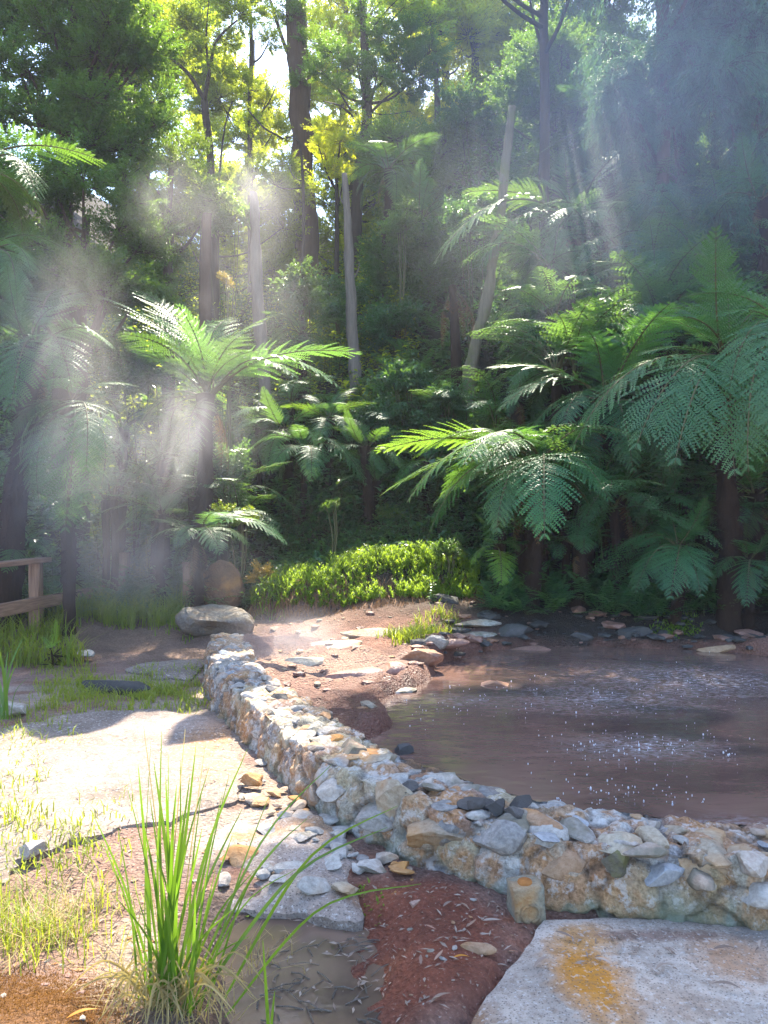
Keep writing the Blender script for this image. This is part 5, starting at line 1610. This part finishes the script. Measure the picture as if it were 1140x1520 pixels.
# understorey of full ferns between the tree ferns
LOW = []
for k, kw in enumerate([dict(arch=.22, droop=.35), dict(arch=.30, droop=.45, wide=.26), dict(arch=.12, droop=.2)]):
    G = Geo(); frond_geo(G, seed=200 + k, n=15, pn=8, thin=1.4, rach=8, **kw)
    LOW.append((np.concatenate(G.v), G.f, np.concatenate(G.a), G.m))
r_ = np.random.default_rng(66)
G = Geo()
spots = []
for (x0, x1, y0, y1, Y0, Y1, n) in [(-60, 400, 640, 800, 10.6, 12.0, 18), (330, 700, 560, 660, 12.9, 13.6, 12), (660, 1200, 640, 830, 9.5, 10.6, 38), (720, 1200, 430, 660, 10.4, 12.4, 32), (800, 1200, 130, 430, 11.6, 15, 8)]:
    for _ in range(n):
        c_ = at(r_.uniform(x0, x1), r_.uniform(y0, y1), r_.uniform(Y0, Y1))
        if not (-2.1 < c_.x < 1.5 and c_.y < 12.9): spots.append(c_)
for c_ in spots:
    gz = H(c_.x, c_.y)
    z = max(gz + .05, min(c_.z, gz + 1.5))
    G.tube(np.array([[c_.x, c_.y, gz - .1], [c_.x + .03, c_.y, (gz + z) / 2], [c_.x, c_.y, z]]), [.06, .05, .06], 7, .3, 2)
    for q in range(7):
        V, Fs, A, Ms = LOW[q % 3]
        an = r_.uniform(0, 6.283); e = r_.uniform(-.35, .8); L = r_.uniform(.65, 1.3)
        m = np.array(rot_to((math.cos(an) * math.cos(e), math.sin(an) * math.cos(e), math.sin(e))))
        W = (V * L) @ m.T + np.array([c_.x, c_.y, z])
        for f_, m_ in zip(Fs, Ms):
            G.f.append(f_ + G.n); G.m.append(m_)
        G.v.append(W); G.a.append(np.clip(A + r_.normal(-.05, .2), 0, 1)); G.n += len(W)
G2 = Geo()
for _ in range(60):
    c_ = at(r_.uniform(810, 1190), r_.uniform(60, 520), r_.uniform(10.8, 13.6))
    gz = H(c_.x, c_.y)
    z = max(gz + .3, min(c_.z, gz + 3.0))
    G2.tube(np.array([[c_.x, c_.y, gz - .1], [c_.x + .04, c_.y, (gz + z) / 2], [c_.x, c_.y, z]]), [.08, .06, .07], 7, .3, 2)
    for q in range(8):
        V, Fs, A, Ms = LOW[q % 3]
        an = r_.uniform(0, 6.283); e = r_.uniform(-.45, .75); L = r_.uniform(.9, 1.55)
        m = np.array(rot_to((math.cos(an) * math.cos(e), math.sin(an) * math.cos(e), math.sin(e))))
        W = (V * L) @ m.T + np.array([c_.x, c_.y, z])
        for f_, m_ in zip(Fs, Ms):
            G2.f.append(f_ + G2.n); G2.m.append(m_)
        G2.v.append(W); G2.a.append(np.clip(A + r_.normal(.1, .2), 0, 1)); G2.n += len(W)
tag(link('undergrowth', G2.mesh('undergrowth', [M['frond'], M['stipe'], M['fern_trunk']])), 'layered blue green fern crowns climbing the steep right slope', 'undergrowth', kind='stuff')
tag(link('undergrowth', G.mesh('undergrowth', [M['frond'], M['stipe'], M['fern_trunk']])), 'mass of knee high ferns filling the shade between the tree ferns', 'undergrowth', kind='stuff')


# ---------------------------------------------------------------- plants one can pick out on the slope
def leafy_plant(name, label, cat, px, py, Y, r, kind='broad', tint=(1, 1, 1), n=3, group=None):
    c = at(px, py, Y)
    g = H(c.x, c.y)
    root = empty(name, (c.x, c.y, min(g, c.z - .2)))
    tag(root, label, cat, group)
    rr = random.Random(int(px * 7 + py))
    for k in range(n):
        p_ = c + Vector((rr.uniform(-.5, .5) * r, rr.uniform(-.4, .4) * r, rr.uniform(-.45, .45) * r))
        o = foliage(root, kind, p_, r * rr.uniform(.55, .8), tint)
        G = Geo()
        a_ = np.array([0, 0, -.1]); b_ = np.array(p_ - root.location)
        Bq, _ = path_sample(np.array([a_, a_ * .5 + b_ * .5 + np.array([.05, 0, .1]), b_]), 7)
        G.tube(Bq, np.linspace(.018, .006, 7), 5)
        o.parent = link('stem', G.mesh('stem', M['stipe'], True), root)
    return root


for lab, px, py, Y, r, kd, tn in [
        ('big leaved glossy shrub at the foot of the tall trunk', 455, 425, 14.5, .75, 'broad', (1, 1, 1)),
        ('big leaved glossy shrub right of the tall trunk', 505, 445, 16, .75, 'broad', (.9, 1, 1)),
        ('glossy leaved shrub on the slope left of the pole', 600, 570, 13.0, .55, 'broad', (.9, 1, 1)),
        ('glossy leaved shrub at the foot of the mossy pole', 655, 600, 12.6, .5, 'broad', (.9, 1, 1.05)),
        ('glossy leaved shrub just below the split snag', 560, 620, 12.7, .5, 'broad', (.9, 1, 1)),
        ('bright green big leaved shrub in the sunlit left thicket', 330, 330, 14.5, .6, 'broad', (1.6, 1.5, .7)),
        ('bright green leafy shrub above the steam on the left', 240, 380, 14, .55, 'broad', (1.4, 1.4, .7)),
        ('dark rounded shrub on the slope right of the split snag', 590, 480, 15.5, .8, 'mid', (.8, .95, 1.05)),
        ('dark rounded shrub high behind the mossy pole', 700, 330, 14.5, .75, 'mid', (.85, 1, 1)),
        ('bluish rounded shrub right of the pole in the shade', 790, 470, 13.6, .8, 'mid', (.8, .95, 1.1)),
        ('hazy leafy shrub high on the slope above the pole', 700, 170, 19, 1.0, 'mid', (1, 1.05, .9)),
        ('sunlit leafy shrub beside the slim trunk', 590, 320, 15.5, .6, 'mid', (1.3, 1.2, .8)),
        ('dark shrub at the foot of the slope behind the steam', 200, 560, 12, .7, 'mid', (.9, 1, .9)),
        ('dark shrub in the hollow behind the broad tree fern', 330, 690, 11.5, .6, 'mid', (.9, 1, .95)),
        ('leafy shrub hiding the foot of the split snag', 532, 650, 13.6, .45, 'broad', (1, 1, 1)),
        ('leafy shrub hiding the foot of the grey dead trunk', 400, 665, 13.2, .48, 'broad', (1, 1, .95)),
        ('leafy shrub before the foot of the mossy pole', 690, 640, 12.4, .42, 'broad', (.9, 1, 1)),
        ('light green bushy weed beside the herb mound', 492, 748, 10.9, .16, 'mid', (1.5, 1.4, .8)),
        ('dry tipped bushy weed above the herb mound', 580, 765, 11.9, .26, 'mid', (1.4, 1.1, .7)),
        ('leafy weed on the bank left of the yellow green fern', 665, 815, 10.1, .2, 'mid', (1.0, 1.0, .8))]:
    leafy_plant('shrub', lab, 'shrub', px, py, Y, r, kd, tn, 4)
leafy_plant('golden_shrub', 'golden green leafy shrub just above the brown boulder', 'shrub', 350, 762, 10.4, .28, 'mid', (2.0, 1.5, .6), 4)
leafy_plant('russet_shrub', 'rust and yellow leaved shrub right of the brown boulder', 'shrub', 385, 852, 10.3, .24, 'mid', (3.0, 1.3, .5), 4)
leafy_plant('orange_plant', 'small plant with orange leaves above the broad tree fern', 'plant', 337, 415, 11.6, .16, 'mid', (2.6, 1.3, .4), 3)

# ---------------------------------------------------------------- herb mound
r_ = np.random.default_rng(21)
n = 1700
X = r_.uniform(-1.75, 1.25, n); Y = r_.uniform(9.75, 10.6, n)
Z = H(X, Y)
k = (Z > .36) & (fbm(p3(X * 2.6, Y * 2.6), 3, 33) > -.22)
X, Y, Z = X[k], Y[k], Z[k]
n = len(X); per = 26
hh = r_.uniform(.06, .22, n) * (1 + .3 * np.clip(fbm(p3(X * 3.1, Y * 3.1), 3, 91), -.4, 1))
s = np.linspace(.1, 1, per)[None]
lean = r_.normal(0, .3, (n, 2))
P = np.stack([X[:, None] + lean[:, :1] * hh[:, None] * s ** 1.5, Y[:, None] + lean[:, 1:] * hh[:, None] * s ** 1.5, Z[:, None] + hh[:, None] * s], -1)
an = r_.uniform(0, 6.283, (n, per))
D = np.stack([np.cos(an), np.sin(an), r_.uniform(.4, 1.6, (n, per))], -1)
Nn = np.stack([-np.cos(an) * .6, -np.sin(an) * .6, np.ones_like(an)], -1)
G = Geo()
patch = fbm(p3(X * 2, Y * 2), 3, 5)
G.leaves(P.reshape(-1, 3), D.reshape(-1, 3), Nn.reshape(-1, 3), .055 * r_.uniform(.7, 1.3, n * per), .0065, np.clip(np.repeat(.55 + .8 * patch, per) + r_.normal(0, .12, n * per), 0, 1))
tag(link('herbs', G.mesh('herbs', [M['herb']])), 'bright feathery green herbs on top of the sunlit mound', 'herbs', kind='stuff')
n = 1700
X = r_.uniform(-1.8, 1.3, n); Y = r_.uniform(9.6, 10.2, n); Z = H(X, Y)
k = (Z > .30) & (Z < .75)
X, Y, Z = X[k], Y[k], Z[k]; n = len(X)
G = Geo()
G.leaves(np.stack([X, Y - .04, Z + .04], 1), np.stack([r_.normal(0, .3, n), r_.normal(-.35, .2, n), r_.normal(-1, .4, n)], 1), np.tile([0, -1.0, .3], (n, 1)), r_.uniform(.10, .30, n), .006, r_.random(n))
tag(link('dry_roots', G.mesh('dry_roots', [M['root_hair']])), 'brown dry roots and dead stems hanging from the face of the herb mound', 'roots', kind='stuff')


# ---------------------------------------------------------------- grass
def grass_stuff(name, label, boxes, mat, h=(.06, .16), w=.004, seed=0, z0=0.0, lean=.45, slabz=None):
    """boxes: (px0, py0, px1, py1, tufts, blades) measured on the level z0"""
    r_ = np.random.default_rng(seed)
    G = Geo()
    for (a0, b0, a1, b1, nt, nb) in boxes:
        for _ in range(nt):
            q = on(r_.uniform(a0, a1), r_.uniform(b0, b1), z0)
            sp = r_.uniform(.03, .09)
            x = q.x + r_.normal(0, sp, nb); y = q.y + r_.normal(0, sp, nb)
            z = np.full(nb, q.z if slabz else 0.0)
            if not slabz: z = H(x, y)
            L = r_.uniform(h[0], h[1], nb) * r_.uniform(.7, 1.2)
            az = r_.uniform(0, 6.283, nb); ln = np.abs(r_.normal(0, lean, nb))
            d = np.stack([np.cos(az) * ln, np.sin(az) * ln, np.ones(nb)], 1)
            d /= np.linalg.norm(d, axis=1)[:, None]
            side = np.stack([-np.sin(az), np.cos(az), 0 * az], 1) * w
            b = np.stack([x, y, z - .005], 1)
            m = b + d * (L * .55)[:, None]
            t_ = b + d * L[:, None] + np.stack([np.cos(az) * L * .35, np.sin(az) * L * .35, -L * .12], 1)
            V = np.stack([b - side, b + side, m + side * .8, m - side * .8, t_], 1).reshape(-1, 3)
            i0 = np.arange(nb)[:, None] * 5
            G.add(V, [i0 + np.array([[0, 1, 2, 3]]), i0 + np.array([[3, 2, 4]])], np.repeat(np.clip(r_.normal(.5, .25, nb), 0, 1), 5))
    return tag(link(name, G.mesh(name, [M[mat]])), label, 'grass', kind='stuff')


grass_stuff('grass', 'bright yellow green grass along the far edge of the concrete path', [(60, 1010, 310, 1050, 80, 13), (60, 985, 150, 1030, 34, 14), (0, 1040, 110, 1110, 34, 11), (195, 985, 300, 1030, 50, 14), (100, 1000, 230, 1035, 40, 14), (0, 1100, 60, 1160, 14, 10)], 'grass', (.05, .14), .004, 1, .05)
grass_stuff('grass', 'yellow green grass tufts along the broken front edge of the path', [(0, 1200, 90, 1265, 12, 10), (70, 1215, 130, 1250, 6, 10), (150, 1185, 190, 1215, 4, 8), (0, 1165, 60, 1210, 8, 10), (0, 1245, 180, 1290, 12, 10)], 'grass', (.04, .11), .0035, 2, .06, .5, True)
grass_stuff('grass', 'taller green grass in the near left corner', [(-120, 1310, 80, 1420, 22, 15), (-40, 1380, 130, 1440, 12, 12), (60, 1340, 170, 1400, 8, 8)], 'grass', (.07, .24), .0024, 3, 0, .45)
grass_stuff('grass', 'pale grass in the steam beside the handrail', [(90, 900, 270, 950, 150, 26), (-60, 930, 110, 990, 70, 22), (100, 885, 230, 920, 80, 26)], 'grass', (.14, .46), .006, 4, 0.02, .4)
grass_stuff('grass', 'sunlit grass tuft on the far bank above the white rocks', [(575, 925, 640, 945, 34, 22), (600, 915, 690, 930, 16, 18)], 'grass', (.08, .2), .005, 5, .35, .4)
grass_stuff('grass', 'straw coloured dead grass about the near left corner', [(-60, 1330, 190, 1450, 26, 14), (200, 1450, 320, 1520, 14, 14), (330, 1400, 440, 1440, 5, 8)], 'grass_dry', (.06, .22), .002, 6, 0, .9)
grass_stuff('grass', 'green weeds around the flat grey boulder', [(380, 900, 460, 935, 30, 18), (255, 930, 300, 950, 10, 16), (330, 890, 380, 905, 12, 16)], 'herb', (.08, .2), .007, 7, .1, .6)
grass_stuff('moss', 'vivid green moss patch on the dark far shore', [(980, 930, 1030, 945, 26, 26)], 'herb', (.03, .07), .009, 8, .2, 1.0)
grass_stuff('moss', 'green moss fringe under the front edge of the dam footing', [(395, 1336, 520, 1352, 60, 30)], 'moss', (.012, .03), .005, 9, 0.0, 1.2)
grass_stuff('moss', 'rusty orange moss carpet in the near left corner', [(-60, 1440, 190, 1520, 420, 60)], 'moss_orange', (.006, .016), .0014, 10, .06, 1.2)


# ---------------------------------------------------------------- sedge clump in the foreground
def blade_mesh(P, w, seed, fold=.35):
    P = np.asarray(P, float)
    Q, _ = path_sample(P, 14)
    s = np.linspace(0, 1, 14)
    t_ = np.gradient(Q, axis=0); t_ /= np.linalg.norm(t_, axis=1)[:, None]
    rr = np.random.default_rng(seed)
    an = rr.uniform(-.8, .8)
    side = np.cross(t_, [math.sin(an), -math.cos(an), .15]); side /= np.linalg.norm(side, axis=1)[:, None]
    nn = np.cross(side, t_)
    ww = w * np.minimum(1, .55 + s * 1.6) * (1 - np.clip((s - .35) / .65, 0, 1) ** 1.7) + .0006
    V = np.stack([Q - side * ww[:, None] + nn * (ww * fold)[:, None], Q, Q + side * ww[:, None] + nn * (ww * fold)[:, None]], 1).reshape(-1, 3)
    F = []
    for i in range(13):
        a = i * 3
        F += [[a, a + 1, a + 4, a + 3], [a + 1, a + 2, a + 5, a + 4]]
    G = Geo()
    G.add(V, np.array(F), float(np.clip(rr.normal(.5, .25), 0, 1)))
    return G


def clump_plant(label, base, blades, name='sedge_clump', mat='sedge', seed=0):
    root = empty(name, base)
    tag(root, label, 'grass clump')
    for k, (bx, tip, mid, w, m_) in enumerate(blades):
        b = Vector(bx); t_ = Vector(tip)
        m = b.lerp(t_, .55) + Vector(mid)
        G = blade_mesh([tuple(b - root.location), tuple(m - root.location), tuple(t_ - root.location)], w, seed + k)
        link('blade', G.mesh('blade', [M[m_ or mat]], True), root)
    return root


BY = 2.48
bz = H(-.69, BY)
rr = random.Random(9)
bl = []
tips = [(240, 1085, 0, .011), (291, 1105, .05, .010), (262, 1165, -.05, .012), (228, 1130, .05, .011), (205, 1135, -.1, .009), (246, 1150, -.1, .012), (282, 1150, .1, .010), (272, 1200, -.1, .011), (236, 1210, -.12, .012), (222, 1180, .1, .009), (255, 1230, -.15, .012), (215, 1230, -.1, .010),
        (367, 1112, .1, .008), (360, 1200, .15, .008), (330, 1180, .1, .007), (345, 1240, 0, .007), (492, 1135, .2, .006), (456, 1215, .1, .006), (590, 1196, .15, .008), (575, 1228, .05, .008), (625, 1312, 0, .006), (135, 1202, .05, .007), (188, 1165, .05, .006), (150, 1245, -.1, .005), (310, 1140, .15, .006), (300, 1230, -.1, .009), (320, 1290, -.1, .006), (380, 1290, .05, .006), (418, 1250, .1, .005),
        (250, 1120, -.05, .006), (268, 1130, .1, .006), (224, 1100, .1, .005), (300, 1170, .1, .005), (210, 1190, .05, .005), (340, 1150, .15, .004), (400, 1180, .15, .004), (230, 1260, -.15, .006), (276, 1260, -.15, .006), (315, 1250, -.1, .005), (175, 1230, 0, .004), (440, 1290, .05, .004), (196, 1300, -.1, .007), (170, 1330, -.1, .005), (290, 1320, -.2, .009), (262, 1310, -.2, .011), (240, 1300, -.2, .011), (345, 1350, -.1, .006), (370, 1390, 0, .005)]
for px, py, dy, w in tips:
    b = Vector((-.69 + rr.uniform(-.055, .075) + (px - 260) / 2600., BY + rr.uniform(-.05, .05), bz - .02))
    t_ = at(px, py, BY + dy)
    bend = (px - 260) / 900.
    sag = .06 if px > 400 else 0.02
    bl.append((b, t_, (-bend * .10 + rr.uniform(-.02, .02), 0, sag + abs(bend) * .12), w * .66, 'grass_dry' if rr.random() < .07 else None))
for px, py in [(213, 1078), (275, 1082), (190, 1140), (305, 1105)]:
    bl.append((Vector((-.69 + rr.uniform(-.03, .03), BY, bz)), at(px, py, BY + .05), (0, 0, .02), .0018, 'grass_dry'))
for k in range(60):
    a_ = rr.uniform(0, 6.28); l_ = rr.uniform(.10, .32)
    b = Vector((-.69 + rr.uniform(-.07, .07), BY + rr.uniform(-.05, .03), bz))
    bl.append((b, b + Vector((math.cos(a_) * l_, math.sin(a_) * l_ * .5 - .05, rr.uniform(.0, .08))), (0, 0, rr.uniform(.05, .14)), .003, 'grass_dry'))
sedge = clump_plant('tall fresh green sedge clump standing in the near foreground', (-.69, BY, bz), bl, seed=3)
bl = []
q = on(8, 1068, .03)
for px, py, w in [(12, 965, .012), (35, 945, .011), (-5, 950, .012), (-20, 975, .012), (24, 985, .010), (42, 1005, .008), (-35, 1000, .01)]:
    bl.append((Vector((q.x + rr.uniform(-.05, .05), q.y, q.z)), at(px, py, q.y + rr.uniform(-.2, .2)), ((px - 8) / -900., 0, .03), w, None))
clump_plant('small sedge tuft at the left edge beside the concrete path', (q.x, q.y, q.z), bl, seed=60)
q = on(400, 1560, -.02)
b = Vector((q.x, q.y, q.z))
clump_plant('lone grass stalk at the bottom edge beside the sedge clump', b, [(b, at(390, 1395, q.y), (.0, 0, .01), .0045, None), (b, at(408, 1470, q.y), (.0, 0, .01), .004, None)], 'grass_stalk', seed=80)
q = on(75, 985, .05)
tree_fern('little bright fern sprig beside the path near the handrail', 75, 968, q.y, [(82, 920, 0, 'up', (1.8, 1.6, .7)), (62, 945, .1, 'arch', (1.8, 1.6, .7)), (95, 950, -.1, 'arch', (1.8, 1.6, .7))], 1, .25, .012, (1.8, 1.6, .7), (0, 0), 0, 90, None, 'fern_sprig')


# ---------------------------------------------------------------- fallen leaves
def dry_leaf_mesh(seed, mat):
    r_ = np.random.default_rng(seed)
    n = 9
    s = np.linspace(0, 1, n)
    c = np.stack([s - .5, .12 * np.sin(s * 2.5) * r_.uniform(-1, 1), .10 * np.sin(s * 3.1) * r_.uniform(.2, 1)], 1)
    w = .085 * np.sin(np.pi * s ** .8) + .004
    V = np.stack([c + np.stack([0 * s, w, .04 * w / .085], 1), c, c + np.stack([0 * s, -w, .04 * w / .085], 1)], 1).reshape(-1, 3)
    F = []
    for i in range(n - 1):
        a = i * 3
        F += [[a, a + 1, a + 4, a + 3], [a + 1, a + 2, a + 5, a + 4]]
    G = Geo(); G.add(V, np.array(F), r_.random())
    return G.mesh('fallen_leaf', [M[mat]], True)


LEAFM = [dry_leaf_mesh(k, 'dry_leaf') for k in range(6)] + [dry_leaf_mesh(9, 'autumn_leaf')]


def fallen(px, py, z, L, an, k, label, group=None, tint=(1, 1, 1)):
    q = on(px, py, z)
    o = link('fallen_leaf', LEAFM[k], None, (q.x, q.y, max(z, 0 if z < 0 else z) + .006 if z > -.05 else z + .006))
    o.scale = (L, L, L); o.rotation_euler = (random.uniform(-.15, .15), random.uniform(-.1, .1), an)
    o.color = tuple(tint) + (1,)
    return tag(o, label, 'leaf', group)


gl = 'thin dry grey leaf lying on the stained concrete slab'
for i, (px, py, L, an) in enumerate([(838, 1392, .075, -.6), (803, 1432, .08, .7), (918, 1410, .06, 1.2), (945, 1403, .06, -.3), (895, 1432, .07, -.8), (985, 1440, .08, .5), (1075, 1412, .09, .2), (1080, 1468, .09, -.3), (940, 1385, .05, 1.9), (915, 1385, .06, .2), (1130, 1405, .06, .9), (992, 1415, .05, -.9)]):
    fallen(px, py, -.004, L, an, i % 6, gl, 'dry leaves on the stained slab')
ml = 'thin dry leaf lying on the red mud below the dam'
for i, (px, py, L, an, tn) in enumerate([(665, 1355, .07, .9, (1, 1, 1)), (690, 1355, .06, -.9, (1, .9, .8)), (730, 1370, .08, .3, (.8, .8, .8)), (650, 1430, .07, 1.1, (1, .8, .7)), (655, 1492, .09, .5, (.7, .6, .55)), (745, 1425, .05, -.2, (1, 1, 1)), (625, 1440, .07, 1.5, (1, .9, .9)), (760, 1405, .05, .1, (1.2, .8, .6)), (700, 1380, .06, .9, (.8, .6, .5)), (640, 1390, .05, -.5, (1, .7, .6))]):
    q = on(px, py, .0)
    o = fallen(px, py, 0, L, an, i % 6, ml, 'dry leaves on the red mud', tn)
    o.location.z = H(o.location.x, o.location.y) + .012
fallen(685, 1425, 0.02, .06, .1, 6, 'orange curled leaf lying on the red mud').location.z = H(*on(685, 1425, .02).xy) + .015
o = fallen(122, 1505, .08, .09, .35, 6, 'single orange brown leaf on the moss in the near left corner'); o.location.z = H(o.location.x, o.location.y) + .02
# small litter nobody could count
r_ = np.random.default_rng(44)
G = Geo()
for (a0, b0, a1, b1, n, z) in [(60, 1230, 330, 1420, 330, None), (400, 1350, 600, 1500, 90, -.058), (560, 1320, 800, 1500, 160, None), (10, 1080, 340, 1200, 120, .058), (300, 1090, 370, 1200, 60, .058), (830, 1375, 1140, 1440, 70, -.006)]:
    for _ in range(n):
        q = on(r_.uniform(a0, a1), r_.uniform(b0, b1), z if z is not None else 0)
        zz = z if z is not None else H(q.x, q.y)
        an = r_.uniform(0, 6.28)
        d = np.array([[math.cos(an), math.sin(an), r_.normal(0, .12)]])
        G.leaves(np.array([[q.x, q.y, zz + .006]]), d, np.array([[r_.normal(0, .3), r_.normal(0, .3), 1]]), r_.uniform(.012, .05), r_.uniform(.0025, .006), r_.random(), .5)
tag(link('leaf_litter', G.mesh('leaf_litter', [M['dry_leaf']])), 'crumbs of dry leaf litter scattered over soil and concrete', 'leaf litter', kind='stuff')
# twigs lying in the stream mud
G = Geo()
for _ in range(70):
    q = on(r_.uniform(380, 600), r_.uniform(1390, 1520), -.06)
    an = r_.normal(.1, .8); L = r_.uniform(.03, .12)
    G.tube(np.array([[q.x, q.y, -.058], [q.x + math.cos(an) * L * .5, q.y + math.sin(an) * L * .5, -.052 + r_.uniform(0, .006)], [q.x + math.cos(an) * L, q.y + math.sin(an) * L + .01, -.060]]), r_.uniform(.0012, .003), 4)
tag(link('debris', G.mesh('debris', [M['bark_pale']])), 'fine twigs and flotsam caught in the shallow outflow', 'debris', kind='stuff')

# ---------------------------------------------------------------- bubbles thrown up by the spring
ico = bmesh.new(); bmesh.ops.create_icosphere(ico, subdivisions=1, radius=1.0)
iv = np.array([v.co[:] for v in ico.verts]); iF = np.array([[v.index for v in f.verts] for f in ico.faces]); ico.free()
G = Geo()
for (px, py, sx, sy, n) in [(700, 1045, 50, 12, 30), (830, 1040, 70, 18, 36), (1000, 1020, 80, 18, 60), (860, 1110, 60, 20, 36), (960, 1112, 50, 12, 60), (930, 1150, 80, 18, 20), (900, 1180, 60, 14, 30), (1060, 1110, 40, 15, 24), (640, 1060, 30, 18, 16), (895, 1192, 40, 8, 14), (1030, 1190, 40, 8, 10)]:
    for _ in range(n):
        q = on(r_.normal(px, sx), max(965, r_.normal(py, sy)), WATER_Z)
        if poly_sd(POOL, np.array([q.x]), np.array([q.y]))[0] < .05: continue
        s_ = r_.uniform(.0015, .0042) * (1 if r_.random() < .85 else 1.6)
        G.add(iv * np.array([s_, s_, s_ * r_.uniform(1.2, 2.4)]) + np.array([q.x, q.y, WATER_Z + abs(r_.normal(0, .02)) + .004]), iF)
tag(link('bubbles', G.mesh('bubbles', [M['bubble']], True)), 'white bubbles and splashing drops over the boiling pool', 'bubbles', kind='stuff')

# ---------------------------------------------------------------- steam
def steam_mat(name, colour, lo, hi, base):
    t = NT(name)
    p = t.obj()
    d = t.n('VectorMath', {0: p}, operation='LENGTH').outputs['Value']
    edge = t.step(d, 1.0, 0.0)
    wp = t.n('NewGeometry').outputs['Position']
    nv = t.noise(1.15, 6, 0.6, t.n('Mapping', {'Vector': wp, 'Scale': (1.25, 1.25, 0.75), 'Rotation': (0, 0.35, 0)}).outputs[0], 2.2)
    nn = t.math('ADD', t.step(nv, lo, hi), base)
    oi = t.n('ObjectInfo')
    den = t.math('MULTIPLY', t.math('MULTIPLY', t.math('MULTIPLY', edge, edge), nn), t.n('SeparateColor', {0: oi.outputs['Color']}).outputs[0])
    pv = t.n('VolumePrincipled', {'Color': colour, 'Density': den, 'Anisotropy': 0.25})
    t.set(t.out.inputs['Volume'], pv.outputs[0])
    return t.m


M['steam'] = steam_mat('steam', (0.96, 0.90, 0.95), 0.36, 0.85, 0.12)
M['mist'] = steam_mat('mist', (0.84, 0.86, 1.0), 0.25, 0.9, 0.2)
bm = bmesh.new(); bmesh.ops.create_icosphere(bm, subdivisions=3, radius=1.0)
pm = bpy.data.meshes.new('steam'); bm.to_mesh(pm); bm.free()
pm.materials.append(M['steam'])
pm2 = pm.copy(); pm2.materials.clear(); pm2.materials.append(M['mist'])
for lab, px, py, Y, rad, de in [
        ('steam billowing among the ferns at the left', 110, 680, 8.5, (1.9, 1.0, 2.1), 1.15),
        ('low steam drifting across the grass beside the handrail', 220, 840, 8.6, (1.9, .9, .9), 1.1),
        ('steam wisp curling in front of the broad fern trunk', 275, 640, 8.8, (1.3, .8, 1.4), 1.3),
        ('thin steam rising past the grey dead trunk', 370, 420, 9.2, (1.3, .8, 2.2), .6),
        ('small steam puff at the top of the grey dead trunk', 380, 290, 9.6, (.9, .6, .75), 1.0),
        ('small steam puff before the soft green tree', 255, 295, 9.6, (.9, .6, .85), .75),
        ('pinkish steam jet rising from the mud flat beside the dam', 430, 955, 7.5, (.9, .7, .42), 2.4),
        ('thin steam over the silvery frond at the left edge', 60, 470, 8.6, (1.5, .9, 1.4), .8),
        ('blue veil of mist hanging over the upper right slope', 950, 150, 10.5, (4.8, 2.6, 5.0), .36)]:
    q = at(px, py, Y)
    o = link('steam', pm2 if 'mist' in lab else pm, None, q)
    o.scale = rad
    o.color = (de, 1, 1, 1)
    tag(o, lab, 'steam', kind='stuff')

# ---------------------------------------------------------------- haze over the whole valley
t = NT('haze')
pv = t.n('VolumePrincipled', {'Color': (0.80, 0.86, 1.0), 'Density': 0.0011, 'Anisotropy': 0.2})
t.set(t.out.inputs['Volume'], pv.outputs[0])
G = Geo()
lo = np.array([GXm.min() - 3, GYm.min() - 3, GZ.min() - 1.0]); hi = np.array([GXm.max() + 3, GYm.max() + 3, max(GZ.max(), 24.5) + 2.0])
G.box((lo + hi) / 2, hi - lo)
tag(link('haze', G.mesh('haze', [t.m])), 'thin lavender haze of steam hanging in the whole valley', 'haze', kind='stuff')
